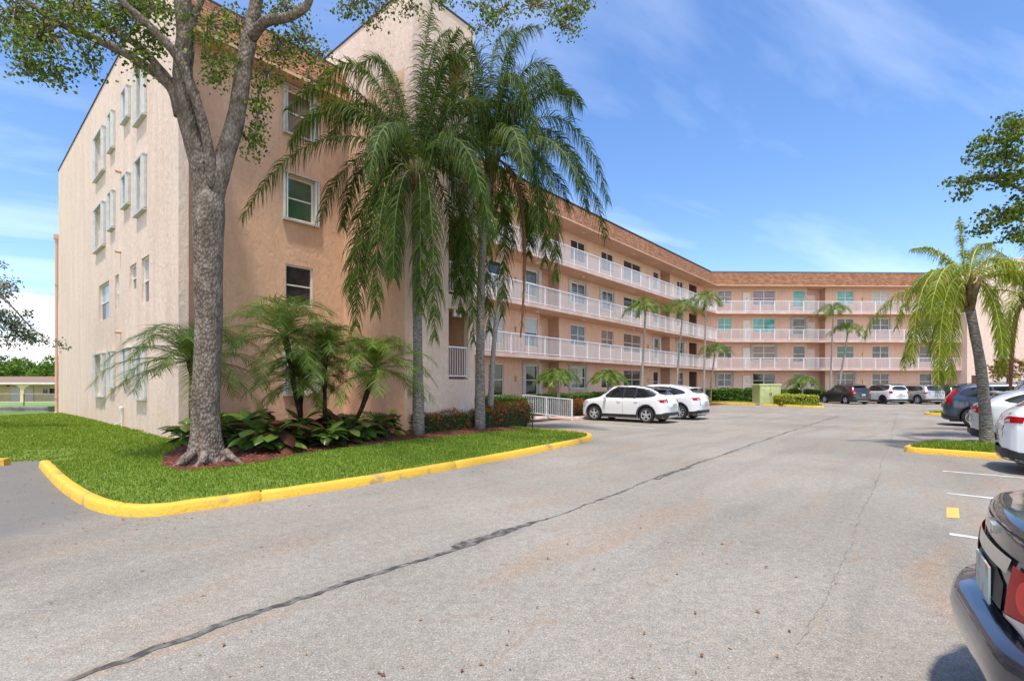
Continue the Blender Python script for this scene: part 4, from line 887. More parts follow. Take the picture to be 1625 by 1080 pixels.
isl3 = island("kerb", [(a.x - .3, a.y), (b.x + .1, b.y), (b.x + 1.0, b.y + 1.0), (b.x + .7, b.y + 4), (a.x + 1.0, a.y + 4.8), (a.x - 2.2, a.y + 3)], "lawn")
blades("grass", isl3, 1500, .15, .11, lambda p: p[1] < 38.5, 6)
# paving and mulch strips in front of the galleries
sheet("planting_bed", [TD(13.2, 13.6)[:2], TD(19.2, 13.6)[:2], TD(19.2, 17)[:2], TD(13.2, 17)[:2]], .008, M['soil'])
sheet("planting_bed", [TD(21.4, 13.8)[:2], TD(47.2, 13.8)[:2], TD(50, 17.2)[:2], TD(21.4, 17.2)[:2]], .008, M['soil'])
sheet("paving", [TD(19.2, 12.6)[:2], TD(21.4, 12.6)[:2], TD(21.4, 17)[:2], TD(19.2, 17)[:2]], .008, M['paver'])
sheet("paving", [(18.3, 42.0), (22.6, 42.0), (22.6, 46.6), (19.5, 46.6)], .008, M['paver'])
sheet("planting_bed", [(19.8, 46.6), (44, 47.2), (44, 49.6), (20.5, 49.2)], .008, M['soil'])
# ------------------------------------------------------------------ vegetation
def bez(P0, P1, P2, P3, n):
    P0, P1, P2, P3 = map(Vector, (P0, P1, P2, P3)); out = []
    for i in range(n + 1):
        t = i / n; s = 1 - t; out.append(P0 * s ** 3 + P1 * 3 * s * s * t + P2 * 3 * s * t * t + P3 * t ** 3)
    return out
class Crown:
    def __init__(s, seed): s.V = []; s.F = []; s.r = random.Random(seed); s.rm = MB()
    def strip(s, pts, sides, w):
        i = len(s.V); n = len(pts)
        for k, (p, q) in enumerate(zip(pts, sides)):
            ww = w * (1.0 if k == 0 else (.95, .8, .5, .12)[min(3, int(k / max(1, n - 1) * 3.01))])
            if k == n - 1: ww = w * .1
            s.V += [tuple(p - q * ww), tuple(p + q * ww)]
        for k in range(n - 1): a = i + 2 * k; s.F.append((a, a + 1, a + 3, a + 2))
    def frond(s, pts, ll=.6, w=.016, n=46, droop=.9, fwd=.5, start=.12, r0=.022, plumose=.5, seg=3, taper=True, rise=0.0):
        s.rm.tube(pts, [r0 * (1 - .85 * i / (len(pts) - 1)) for i in range(len(pts))], 5, False)
        cum = [0]
        for a, b in zip(pts, pts[1:]): cum.append(cum[-1] + (b - a).length)
        T = cum[-1]; rnd = s.r
        def at(f):
            d = f * T; k = 0
            while k < len(cum) - 2 and cum[k + 1] < d: k += 1
            q = (d - cum[k]) / max(1e-6, cum[k + 1] - cum[k]); return pts[k].lerp(pts[k + 1], q), (pts[k + 1] - pts[k]).normalized()
        for j in range(n):
            f = start + (1 - start) * (j + .5) / n; p, t = at(f)
            up = Vector((0, 0, 1)); sd = t.cross(up)
            if sd.length < .15: sd = Vector((math.cos(j * .1), math.sin(j * .1), 0))
            sd.normalize(); nu = sd.cross(t).normalized()
            env = min(1, .45 + (f - start) * 4) * (1 if f < .75 else 1 - (f - .75) * 2.0) if taper else 1
            for sg in (-1, 1):
                L = ll * env * rnd.uniform(.6, 1.2); a = rnd.uniform(-plumose, plumose)
                d = (sd * sg * math.cos(a) + nu * (math.sin(a) + rise) + t * (fwd + f * .5) + Vector((rnd.uniform(-.08, .08), rnd.uniform(-.08, .08), 0))).normalized()
                q = [p]; c = p; dd = d; wd = d.cross(nu)
                wd = (t - d * t.dot(d)); wd = wd.normalized() if wd.length > .05 else nu
                sds = [wd]
                for k in range(seg):
                    dd = (dd + Vector((0, 0, -1)) * droop * (k + .6) / seg).normalized(); c = c + dd * L / seg; q.append(c)
                    w2 = wd - dd * wd.dot(dd); w2 = w2.normalized() if w2.length > .05 else wd; sds.append(w2)
                s.strip(q, sds, w * rnd.uniform(.8, 1.2))
    def build(s, parent, leaf, rach):
        o = np_mesh("fronds", np.array(s.V), np.array(s.F), leaf, parent); s.rm.build("rachis", rach, o, True); return o
def trunk_mesh(parent, pts, rad, m, n=14, name="trunk", wob=.04, seed=1, sub=4):
    r = random.Random(seed); pts = [Vector(p) for p in pts]; P_, R2 = [], []
    for i in range(len(pts) - 1):
        a0 = pts[max(i - 1, 0)]; a1 = pts[i]; a2 = pts[i + 1]; a3 = pts[min(i + 2, len(pts) - 1)]
        for k in range(sub):
            t = k / sub; t2, t3 = t * t, t ** 3
            P_.append(.5 * ((2 * a1) + (a2 - a0) * t + (2 * a0 - 5 * a1 + 4 * a2 - a3) * t2 + (3 * a1 - a0 - 3 * a2 + a3) * t3)); R2.append((rad[i] * (1 - t) + rad[i + 1] * t) * (1 + r.uniform(-wob, wob)))
    P_.append(pts[-1]); R2.append(rad[-1]); mb = MB(); mb.tube(P_, R2, n); return mb.build(name, m, parent, True)
def add_root(name, label, cat, loc, group=None):
    return empty(name, label, cat, loc, 0, group)
def rel(pts, o): return [Vector(p) - Vector(o) for p in pts]

# queen palms
def queen(label, base, trunk_px, Yc, crown_px, fronds, seed, leaf='palm', rach='rachis', r0=.15, r1=.11, ll=.62, n=190, group=None, extra=8, hang=None, drp=1.5, wid=.0125, ):
    root = add_root("queen_palm", label, "palm tree", base, group); b = Vector(base)
    C = P(*crown_px, Yc); mpx = Yc / FPX
    tp = [b - Vector((0, 0, .1))] + [P(u, v, y) for u, v, y in trunk_px] + [C - Vector((0, 0, .15))]
    rad = [r0 * 1.25] + [r0 + (r1 - r0) * (i + 1) / len(trunk_px) for i in range(len(trunk_px))] + [r1 * 1.0]
    trunk_mesh(root, rel(tp, b), rad, M['palmbark'], 14, wob=.03, seed=seed)
    cr = Crown(seed); c0 = C - b
    mb = MB()
    for k in range(9):
        a = k * 2.4; q = Vector((math.cos(a), math.sin(a), 0))
        mb.tube([c0 + q * r1 * .7 + Vector((0, 0, -.55 + .04 * k)), c0 + q * (r1 + .07) + Vector((0, 0, -.1 + .04 * k)), c0 + q * (r1 + .22) + Vector((0, 0, .3 + .02 * k))], [.07, .06, .025], 6)
    mb.build("leaf_boots", M['boot'], root, True)
    for f in fronds:
        (m1, m2, e) = f[:3]; dz = f[3] if len(f) > 3 else 0; sc = f[4] if len(f) > 4 else 1
        V3 = lambda p, k: c0 + Vector((p[0] * mpx, dz * k, -p[1] * mpx))
        st = c0 + Vector((m1[0] * mpx * .1, dz * .08, .1)); pts = bez(st, V3(m1, .35), V3(m2, .75), V3(e, 1), 12)
        cr.frond(pts, ll * sc, wid, n, drp * cr.r.uniform(.8, 1.3), .45, plumose=.8)
    for k in range(extra):
        a = seed + k * 2.399; el_ = cr.r.uniform(.35, 1.25); L = cr.r.uniform(2.2, 3.0) * (ll / .62); q = Vector((math.cos(a), math.sin(a), 0))
        p1 = c0 + q * L * .35 * math.cos(el_) + Vector((0, 0, L * .45 * math.sin(el_))); p2 = c0 + q * L * .75 + Vector((0, 0, L * (.5 * math.sin(el_) - .05))); p3 = c0 + q * L * .95 + Vector((0, 0, L * (.2 * math.sin(el_) - .55)))
        cr.frond(bez(c0 + Vector((0, 0, .1)), p1, p2, p3, 10), ll * .95, wid, int(n * .8), drp * cr.r.uniform(.8, 1.3), .45, plumose=.8)
    cr.build(root, M[leaf], M[rach])
    if hang:
        for h in hang:
            mb = MB(); hp = rel([P(*q) for q in h[0]], b); pts = bez(*hp, 14) if len(hp) == 4 else hp
            mb.tube(pts, [h[1] * (.6 + .6 * math.sin(3 * i / 14 + .3)) for i in range(len(pts))], 7); rr = random.Random(7)
            for i in range(60):
                p = pts[rr.randint(4, len(pts) - 2)]; d = Vector((rr.uniform(-.12, .12), rr.uniform(-.12, .12), -rr.uniform(.25, .6))); mb.tube([p, p + d * .5 + Vector((rr.uniform(-.03, .03), 0, 0)), p + d], [.007, .006, .002], 4, False)
            mb.build("dead_frond", M['deadfrond'], root)
    return root
Y1 = 14.3; b1 = P(664, 693, Y1); b1.z = .13
queen("tall queen palm with darker trunk, left of the two before the pink stair tower", b1,
      [(663, 560, Y1), (661, 430, Y1), (660, 340, Y1)], Y1, (662, 285), [
    ((-70, -95), (-180, -70), (-248, 80), -1.0, .8), ((-60, -130), (-150, -165), (-215, -75), .6), ((-50, -150), (-110, -190), (-165, -95), 1.2),
    ((0, -110), (10, -200), (24, -285), 0, .75), ((-25, -120), (-50, -200), (-75, -225), .8), ((-40, -60), (-90, 10), (-88, 235), -.5, 1.05), ((-25, -50), (-58, 20), (-50, 215), -1.0, 1.05),
    ((-15, -30), (-28, 60), (-20, 170), -1.3), ((15, -40), (35, 30), (36, 255), -1.0, 1.0), ((40, -60), (85, -10), (80, 170), .5), ((50, -110), (110, -100), (150, 20), .5), ((35, -140), (80, -190), (120, -110), 1.0),
    ((30, -130), (40, -190), (70, -215), -.6, .8), ((60, -60), (110, -10), (118, 110), -.8), ((-60, -70), (-120, -50), (-135, 60), .9), ((-35, -80), (-85, -30), (-105, 150), 1.2), ((20, -60), (50, 0), (66, 200), .9),
    ((-60, -150), (-150, -205), (-212, -120), .3), ((-40, -160), (-105, -225), (-150, -125), -.5), ((-25, -170), (-60, -245), (-105, -185), .4), ((25, -160), (60, -235), (105, -160), -.4), ((10, -170), (20, -240), (50, -250), .3, .85), ((-60, -110), (-140, -150), (-180, -30), -.9), ((-50, -40), (-105, 0), (-112, 190), .2), ((10, -20), (12, 60), (14, 215), -.9)],
    21, ll=.80, extra=6)
Y2 = 15.9; b2 = P(762, 686, Y2); b2.z = .13
queen("tall queen palm with pale trunk and a brown dead frond hanging to its right", b2,
      [(762, 560, Y2), (764, 430, Y2), (772, 330, Y2)], Y2, (778, 262), [
    ((15, -100), (25, -160), (40, -205), 0, .8), ((-10, -100), (-20, -160), (-50, -190), .6), ((55, -120), (110, -165), (150, -110), .5), ((70, -110), (150, -90), (182, 70), -.6), ((70, -90), (150, -60), (188, 110), .4, 1.0),
    ((60, -60), (110, -10), (100, 190), -.8, .9), ((30, -30), (70, 30), (62, 130), 1), ((-20, -50), (-30, 30), (-22, 285), -1.2, 1.0), ((-30, -50), (-45, 20), (-48, 200), -.6), ((-55, -80), (-110, -60), (-110, 40), 1),
    ((20, -50), (28, 30), (18, 235), .6), ((45, -140), (90, -190), (150, -135), 1.2), ((40, -70), (85, -20), (72, 120), -1), ((-5, -60), (-12, 60), (-2, 260), .3),
    ((15, -150), (20, -215), (75, -205), -.4), ((30, -150), (75, -215), (118, -130), .2), ((-5, -150), (-5, -215), (35, -235), .5, .85), ((40, -130), (100, -190), (125, -60), -.7), ((65, -100), (140, -100), (160, 60), .9), ((45, -50), (95, 10), (88, 150), .3), ((-20, -120), (-45, -190), (-78, -100), .4), ((-10, -140), (-20, -215), (-48, -165), -.5), ((-30, -90), (-70, -130), (-85, -10), -.8), ((10, -110), (35, -170), (60, -60), -1.2), ((25, -90), (60, -120), (82, 30), -1.3)],
    37, ll=.80, extra=6, hang=[([(783, 250, Y2), (838, 265, Y2 + .2), (838, 400, Y2 + .3), (826, 535, Y2 + .3)], .05)])
# yellow-green queen palm on the right-hand island
Y3 = 12.5; b3 = P(1567, 706, Y3); b3.z = .11
queen("leaning yellow-green queen palm on the small kerbed island at the right", b3,
      [(1563, 650, Y3), (1556, 580, Y3), (1545, 520, Y3)], Y3, (1536, 462), [
    ((-30, -50), (-70, -58), (-98, 55), .3, .8), ((-45, -52), (-100, -50), (-108, 115), -.4, .85), ((-35, -40), (-80, -10), (-90, 160), -.8, .85), ((-20, -30), (-52, 15), (-56, 150), -.5, .9), ((-25, -35), (-60, -5), (-72, 120), .6, .8),
    ((-6, -50), (-10, -80), (-14, -118), 0, .35), ((10, -30), (18, 20), (12, 105), -.7, .7), ((25, -60), (60, -75), (95, -30), .3, .8), ((35, -50), (80, -40), (110, 60), -.6, .8), ((30, -40), (62, -5), (76, 110), .3, .8),
    ((20, -70), (40, -90), (75, -85), .6, .7), ((-15, -60), (-35, -85), (-65, -75), .5, .6), ((-12, -20), (-24, 30), (-30, 95), .6, .7)],
    53, 'palmyel', 'rachisyel', .13, .10, .52, 140, extra=5, wid=.010)
Y4 = 16.0; b4 = P(1640, 690, Y4); b4.z = .0
queen("queen palm cut by the right edge with one brown frond hanging down", b4,
      [(1640, 560, Y4)], Y4, (1640, 480), [
    ((-20, -50), (-50, -60), (-62, 10), .3, .9), ((-30, -40), (-62, 0), (-66, 90), -.4), ((-10, -30), (-30, 20), (-30, 110), .5), ((10, -60), (30, -80), (60, -40), .3), ((20, -40), (50, 0), (60, 100), 0), ((-15, -80), (-40, -110), (-75, -85), .7), ((-8, -90), (-5, -120), (-15, -150), .2, .6)],
    67, 'palmyel', 'rachisyel', .17, .12, .62, 100, extra=3, hang=[([(1636, 480, Y4), (1604, 470, Y4), (1606, 560, Y4), (1603, 645, Y4)], .055)], wid=.0105)

# small feather palms (slim pale trunks in front of the galleries)
def slim(label, base_uv, D_or_Y, crown_uv, fl, seed, nf=13, group="slim palms planted along the galleries", bush=False, r0=.085, cat="palm tree", Y=None):
    if Y is None: q = (base_uv[0] - UC) / FPX; t = t_on_D(base_uv[0], D_or_Y); Y = TD(t, D_or_Y).y
    b = Vector(((base_uv[0] - UC) / FPX * Y, Y, .02)); root = add_root("feather_palm", label, cat, b, group)
    C = P(*crown_uv, Y) - b; cr = Crown(seed)
    if bush:
        for k in range(3):
            a = k * 2.1; trunk_mesh(root, [Vector((0, 0, -.05)), Vector((.06 * math.cos(a), .06 * math.sin(a), C.z * .55)), C + Vector((.22 * math.cos(a), .22 * math.sin(a), -.25))], [.06, .05, .045], M['palmthin'], 8, seed=k)
    else:
        trunk_mesh(root, [Vector((0, 0, -.05)), C * .35 + Vector((C.x * -.12, 0, 0)), C * .7, C - Vector((0, 0, .55))], [r0 * 1.3, r0, r0 * .8, r0 * .75], M['palmthin'], 10, seed=seed)
        mb = MB(); mb.tube([C - Vector((0, 0, .6)), C - Vector((0, 0, .3)), C], [r0 * .85, r0 * 1.0, r0 * .5], 8); mb.build("crownshaft", M['cropshaft'], root, True)
    for k in range(nf):
        a = seed * 1.3 + k * 2.399; e = 1.25 - 1.35 * k / nf + cr.r.uniform(-.1, .1); L = fl * cr.r.uniform(.85, 1.1); q = Vector((math.cos(a), math.sin(a), 0)); c0 = C + (q * .15 if bush else Vector((0, 0, 0)))
        p1 = c0 + q * L * .4 * math.cos(e) + Vector((0, 0, L * .42 * math.sin(e) + .1)); p2 = c0 + q * L * .75 * max(.35, math.cos(e)) + Vector((0, 0, L * .55 * math.sin(e))); p3 = c0 + q * L * (.55 + .4 * math.cos(e)) + Vector((0, 0, L * (.42 * math.sin(e) - .42)))
        cr.frond(bez(c0, p1, p2, p3, 8), fl * .36, .016, 30, .35, .7, r0=.018, plumose=.25, seg=2, start=.18, rise=.25)
    cr.build(root, M['palmxmas'], M['rachis']); return root
SL = [("slim palm in front of the gallery behind the white hatchback with the black roof", (1018, 620), 15.2, (1024, 487), 1.55, 1),
      ("slim leaning palm, second from the left of the three tall ones along the gallery", (1073, 620), 15.2, (1083, 488), 1.6, 2),
      ("tallest slim palm, growing nearest the bend of the building", (1117, 626), 15.0, (1120, 476), 1.75, 3),
      ("short palm with a drooping crown growing at the bend of the building", (1127, 630), 15.6, (1134, 556), 1.7, 4)]
for l, bu, D, cu, fl, sd in SL: slim(l, bu, D, cu, fl, sd)
slim("tall palm before the far wing, left of the pair behind the dark grey car", (1318, 620), 0, (1322, 492), 1.8, 5, Y=47)
slim("shorter leaning palm before the far wing, right of the pair behind the grey car", (1331, 620), 0, (1345, 522), 1.7, 6, Y=47.2)
BU = [("bushy low palm in the hedge to the right of the white ramp railing", (886, 650), 15.2, (884, 598), 1.15, 7, None), ("bushy low palm behind the bonnet of the white hatchback", (967, 650), 15.2, (966, 600), 1.2, 8, None)]
for l, bu, D, cu, fl, sd, y in BU: slim(l, bu, D, cu, fl, sd, 20, "bushy young palms in the hedge beds", True, cat="palm")
slim("bushy low palm in front of the far wing beside the pale green cabinet", (1273, 620), 0, (1274, 606), 1.5, 9, 18, "bushy young palms in the hedge beds", True, cat="palm", Y=46.8)
slim("short palm with a light stem between the second queen palm and the gallery", (777, 660), 0, (803, 335), 1.45, 12, 11, None, Y=19.5, r0=.10)

# pygmy date palms in the bed
def pygmy(label, base, crown, fl, seed, r=.055, nf=32, bend=(0, 0)):
    b = Vector(base); root = add_root("pygmy_date_palm", label, "palm", b, "pygmy date palms in the mulch bed"); C = Vector(crown) - b
    trunk_mesh(root, [Vector((0, 0, -.08)), C * .4 + Vector((bend[0] + .04 * math.sin(seed * 2), bend[1], -.06)), C * .8 + Vector((bend[0] * .6, bend[1] * .6, 0)), C], [r * 1.15, r, r * 1.15, r * 1.7], M['darkbark'], 10, wob=.14, seed=seed)
    cr = Crown(seed)
    for k in range(nf):
        a = seed + k * 2.399; e = 1.5 - 2.05 * (k / nf) + cr.r.uniform(-.12, .12); L = fl * cr.r.uniform(.88, 1.1); q = Vector((math.cos(a), math.sin(a), 0))
        p1 = C + q * L * .4 * math.cos(e) + Vector((0, 0, L * .4 * math.sin(e) + .12)); p2 = C + q * L * .8 * max(.3, math.cos(e)) + Vector((0, 0, L * .55 * math.sin(e) + .02)); p3 = C + q * L * (.42 + .5 * max(.1, math.cos(e))) + Vector((0, 0, L * (.62 * math.sin(e) - .30)))
        cr.frond(bez(C, p1, p2, p3, 9), fl * .25, .0075, 46, .28, .7, r0=.014, plumose=.3, seg=2, start=.1)
    cr.build(root, M['pygmy'], M['rachis'])
def bp(u, v, z=.15): g_ = G(u, v, z); return (g_.x, g_.y, z)
pb_ = [("pygmy date palm behind the big tree trunk, its fronds fanning out over the gable corner", bp(318, 706), (303, 572), 10.9, 1.75, 1), ("largest pygmy date palm, its crown high in front of the peach wall", bp(488, 702), (452, 533), 12.1, 2.0, 2),
       ("pygmy date palm with an upright dark stem, in the middle of the clump", bp(517, 702), (515, 562), 12.6, 1.7, 3), ("pygmy date palm with a dark stem bending to the right, nearest the queen palms", bp(530, 708), (596, 584), 12.6, 1.75, 4),
       ("lowest pygmy date palm, half hidden between the two thick stems", bp(478, 696), (478, 606), 12.9, 1.45, 5)]
for l, b_, (u, v), y, fl, sd in pb_: pygmy(l, b_, P(u, v, y), fl, sd, bend=(.12, 0) if sd == 4 else (0, 0))

# big shade tree
OB = P(335, 735, 9.25); OB.z = .12
oak = add_root("shade_tree", "big forking shade tree with cracked grey-brown trunk and flaring roots in red mulch", "tree", OB)
def limb(parent, pts, rad, name="branch", n=12, seed=1, m='oakbark'):
    return trunk_mesh(parent, rel([P(p[0] - 4, *p[1:]) for p in pts], OB), [r_ * .76 for r_ in rad], M[m], n, name, .05, seed, 5)
# one continuous trunk with root flare
ring = []
prof = [(-.10, .62), (.0, .50), (.10, .40), (.28, .335), (.6, .305), (1.2, .29), (2.0, .285), (2.8, .285), (3.6, .295), (4.2, .31), (4.6, .34), (4.9, .33), (5.15, .24)]
mb = MB(); rows = []
for z, r_ in prof:
    row = []; c = P(335, 600, 9.25) - OB; cx = 0.02 * z + (-.03 if z > 3 else 0)
    for k in range(40):
        a = 2 * math.pi * k / 40; fl = max(0, 1 - z / .75) ** 1.3
        rr = r_ * (1 + fl * (  .17 * math.sin(5 * a + 1) + .12 * math.sin(9 * a) + .08 * math.sin(14 * a)) + .03 * math.sin(3 * a + z * 2)); row.append((cx - .03 * z * (z < 2) + rr * math.cos(a), rr * math.sin(a), z))
    rows.append(row)
rows = [[(x * .80 - .09, y * .80, z) for x, y, z in r_] for r_ in rows]; mb.grid(rows, True, False, True); tk = mb.build("trunk", M['oakbark'], oak, True)
rr_ = random.Random(4); mb = MB()
for a, L in ((2.5, .9), (3.3, .8), (-.2, .9), (-1.3, .6), (4.2, .7)):
    q = Vector((math.cos(a), math.sin(a), 0)); s_ = Vector((-q.y, q.x, 0)) * rr_.uniform(-.15, .15)
    mb.tube([q * .3 + Vector((0, 0, .26)), q * .48 + Vector((0, 0, .12)), q * (L * .75) + s_ + Vector((0, 0, .045)), q * L + s_ * 2 + Vector((0, 0, -.02))], [.07, .065, .035, .012], 8)
mb.build("surface_roots", M['oakbark'], oak, True)
Yo = 9.25
limb(oak, [(332, 330, Yo), (322, 262, Yo - .1), (303, 195, Yo - .2), (294, 120, Yo - .3), (298, 50, Yo - .3), (290, -40, Yo - .4), (285, -140, Yo - .5)], [.28, .235, .21, .205, .19, .17, .14], seed=1)
limb(oak, [(338, 330, Yo), (355, 265, Yo), (378, 190, Yo + .1), (392, 100, Yo + .2), (408, 20, Yo + .3), (420, -60, Yo + .4), (440, -150, Yo + .5)], [.26, .225, .20, .185, .16, .14, .11], seed=2)
limb(oak, [(342, 300, Yo - .1), (333, 225, Yo - .25), (312, 150, Yo - .4), (285, 90, Yo - .6), (245, 45, Yo - .8), (200, 5, Yo - 1.0), (160, -45, Yo - 1.2)], [.12, .115, .11, .105, .09, .08, .06], seed=3)
limb(oak, [(290, 185, Yo - .2), (276, 140, Yo - .3), (235, 105, Yo - .5), (190, 78, Yo - .7), (140, 55, Yo - .8), (95, 35, Yo - .9), (50, 5, Yo - 1.0), (10, -30, Yo - 1.1)], [.14, .12, .105, .095, .085, .075, .065, .05], seed=4)
limb(oak, [(288, 150, Yo - .2), (262, 115, Yo - .1), (225, 75, Yo), (180, 45, Yo + .2), (135, 10, Yo + .4), (100, -30, Yo + .5)], [.11, .10, .085, .075, .06, .05], seed=5)
limb(oak, [(404, 60, Yo + .2), (425, 35, Yo), (462, 27, Yo - .2), (490, 10, Yo - .3), (500, -20, Yo - .4), (520, -70, Yo - .5)], [.12, .12, .105, .09, .08, .06], seed=6)
limb(oak, [(392, 98, Yo + .1), (365, 96, Yo - .1), (335, 104, Yo - .3), (318, 118, Yo - .4)], [.05, .035, .022, .01], seed=7)
limb(oak, [(300, 90, Yo - .3), (315, 20, Yo - .5), (345, -40, Yo - .7)], [.09, .07, .05], seed=8)
limb(oak, [(500, -30, Yo - .4), (600, -60, Yo + .5), (720, -50, Yo + 1.2), (860, -30, Yo + 1.6)], [.07, .06, .045, .02], seed=9)
def leaf_cloud(name, parent, o, blobs, size, m, seed, twigs=None, bark_='oakbark', flat=.8, asp=1.35, clump=14, csz=.16):
    """blobs: (u, v, Y, ru, rv, depth, n) leaf clusters; leaves gather in little clumps on twigs"""
    r = np.random.RandomState(seed); pts = []; tw = MB()
    for (u, v, Y, ru, rv, dp, n) in blobs:
        nc = max(1, n // clump)
        for _ in range(nc):
            q = r.normal(0, .5, 3); q /= max(1, np.linalg.norm(q)); c = P(u + q[0] * ru, v + q[1] * rv, Y + q[2] * dp)
            k = r.randint(clump // 2, int(clump * 1.5)); pts += [(c.x + a * csz, c.y + b * csz, c.z + d * csz * .6) for a, b, d in r.normal(0, .6, (k, 3))]
            if twigs and r.rand() < .9:
                cc = P(u + q[0] * ru * .2, v - rv * .1 + q[1] * rv * .2, Y + q[2] * dp * .3); mid = (Vector(c) + Vector(cc)) * .5 + Vector((0, 0, .08)); tw.tube(rel([cc, mid, c], o), [.016, .010, .004], 4, False)
    pts = np.array(pts) - np.array(o)
    ob = scatter_cards(name, pts, size, M[m], None, flat, seed, asp, parent)
    if tw.v: tw.build("twigs", M[bark_], ob)
    return ob
bl = []
rb = random.Random(17)
for (u, v, ru, rv, n, dy) in ((70, 60, 70, 55, 1100, -1.2), (25, 30, 45, 50, 800, -1.0), (85, 120, 28, 26, 260, -1.0), (45, 105, 35, 18, 240, -1.1), (120, 20, 60, 40, 750, -.9), (140, 85, 30, 25, 160, -.8), (150, 115, 12, 20, 60, -.8), (200, 20, 60, 30, 600, -.5), (170, 50, 60, 35, 420, -.5), (215, 85, 30, 24, 170, -.4),
                          (245, 60, 40, 30, 330, -.2), (250, 15, 45, 25, 420, -.4), (225, 108, 25, 14, 90, -.4), (230, 5, 30, 14, 180, .1), (330, 40, 40, 40, 320, -.6), (345, 100, 35, 22, 260, -.4), (350, 130, 30, 12, 130, -.3), (380, 40, 40, 30, 330, .5), (322, 70, 20, 35, 150, -.6),
                          (410, 170, 16, 60, 360, .6), (402, 225, 15, 35, 330, .6), (425, 120, 25, 30, 260, .6), (440, 80, 40, 30, 420, .8), (480, 70, 45, 35, 450, 1.0), (450, 15, 50, 25, 300, .3), (510, 90, 40, 26, 300, 1.1), (495, 130, 22, 24, 150, 1.1),
                          (560, 10, 40, 18, 260, .6), (600, 25, 28, 22, 190, .6), (620, 5, 30, 14, 150, .8), (650, 15, 25, 14, 110, 1), (700, 5, 25, 14, 110, 1.2), (760, 15, 28, 24, 200, 1.4), (800, 18, 28, 30, 240, 1.4), (850, 12, 45, 22, 380, 1.5), (905, 18, 36, 26, 380, 1.6), (890, 45, 26, 20, 200, 1.6), (770, 45, 22, 22, 130, 1.4), (930, 5, 20, 14, 110, 1.6)):
    bl.append((u, v, Yo + dy, ru, rv, .7, n))
leaf_cloud("foliage", oak, OB, bl, .066, 'oakleaf', 5, True, asp=1.3)
up = [(rb.uniform(-60, 700), rb.uniform(-420, -70), Yo + rb.uniform(-2.2, 2.2), 90, 60, 1.2, 330) for _ in range(34)]
leaf_cloud("foliage", oak, OB, up, .075, 'oakleaf', 6, False, asp=1.3, csz=.22)

# tree at the right edge: crown reaching into the frame
RB = P(1760, 720, 14.0); RB.z = 0
rt = add_root("shade_tree", "dark green tree whose leafy boughs reach in from beyond the right edge of the photo", "tree", RB)
def limb2(root, o, pts, rad, seed, m='oakbark', name="branch"): return trunk_mesh(root, rel([P(*p) for p in pts], o), rad, M[m], 9, name, .05, seed, 4)
limb2(rt, RB, [(1760, 722, 14), (1755, 560, 14), (1745, 420, 14), (1740, 300, 14)], [.28, .22, .18, .12], 1, name="trunk")
limb2(rt, RB, [(1748, 430, 14), (1690, 350, 13.9), (1620, 300, 13.8), (1560, 285, 13.7), (1515, 280, 13.7)], [.10, .07, .045, .025, .008], 2)
limb2(rt, RB, [(1745, 400, 14), (1690, 290, 13.8), (1630, 215, 13.6), (1580, 205, 13.5)], [.10, .07, .03, .01], 3)
limb2(rt, RB, [(1750, 450, 14), (1680, 385, 13.8), (1620, 350, 13.7), (1560, 352, 13.6)], [.08, .05, .03, .01], 4)
bl = [(1612, 205, 13.6, 34, 22, .6, 520), (1575, 225, 13.6, 30, 12, .4, 200), (1600, 250, 13.6, 36, 18, .5, 420), (1560, 252, 13.6, 30, 14, .4, 220), (1560, 285, 13.7, 40, 13, .4, 320), (1522, 290, 13.7, 20, 12, .3, 120), (1610, 285, 13.8, 30, 16, .5, 320), (1535, 308, 13.7, 16, 8, .3, 70),
      (1590, 345, 13.7, 36, 16, .5, 380), (1560, 362, 13.7, 22, 12, .3, 150), (1620, 330, 13.7, 22, 18, .5, 260), (1612, 375, 13.8, 24, 14, .5, 200), (1680, 280, 13.9, 60, 90, 1.5, 1600), (1760, 250, 14, 90, 130, 2, 2200)]
leaf_cloud("foliage", rt, RB, bl, .11, 'oakleaf', 8, True, asp=1.4, csz=.2)
# tree at the left edge
LB = P(-140, 660, 16); LB.z = 0
lt = add_root("shade_tree", "greyish tree whose drooping branch tips hang in from the left edge beside the gable", "tree", LB)
limb2(lt, LB, [(-140, 690, 16), (-135, 560, 16), (-120, 440, 16)], [.3, .24, .16], 1, name="trunk")
limb2(lt, LB, [(-130, 520, 16), (-60, 455, 16), (0, 470, 16.2), (50, 520, 16.4), (85, 545, 16.5)], [.10, .07, .04, .02, .006], 2, 'palmthin')
limb2(lt, LB, [(-125, 480, 16), (-60, 420, 15.8), (-10, 440, 15.8), (20, 470, 15.8)], [.08, .05, .025, .008], 3, 'palmthin')
bl = [(8, 455, 16, 22, 26, .5, 420), (0, 500, 16, 26, 22, .5, 460), (25, 515, 16.2, 26, 18, .5, 500), (45, 535, 16.3, 22, 14, .4, 400), (12, 540, 16.2, 24, 20, .4, 220), (72, 542, 16.5, 18, 9, .3, 110), (92, 550, 16.5, 10, 9, .2, 45), (5, 570, 16.2, 16, 10, .3, 60), (0, 425, 15.9, 12, 14, .3, 50), (40, 500, 16.2, 14, 12, .3, 90), (-80, 470, 16, 60, 80, 1.5, 1500)]
leaf_cloud("foliage", lt, LB, bl, .10, 'farleaf', 9, True, 'palmthin', asp=1.9, csz=.2)
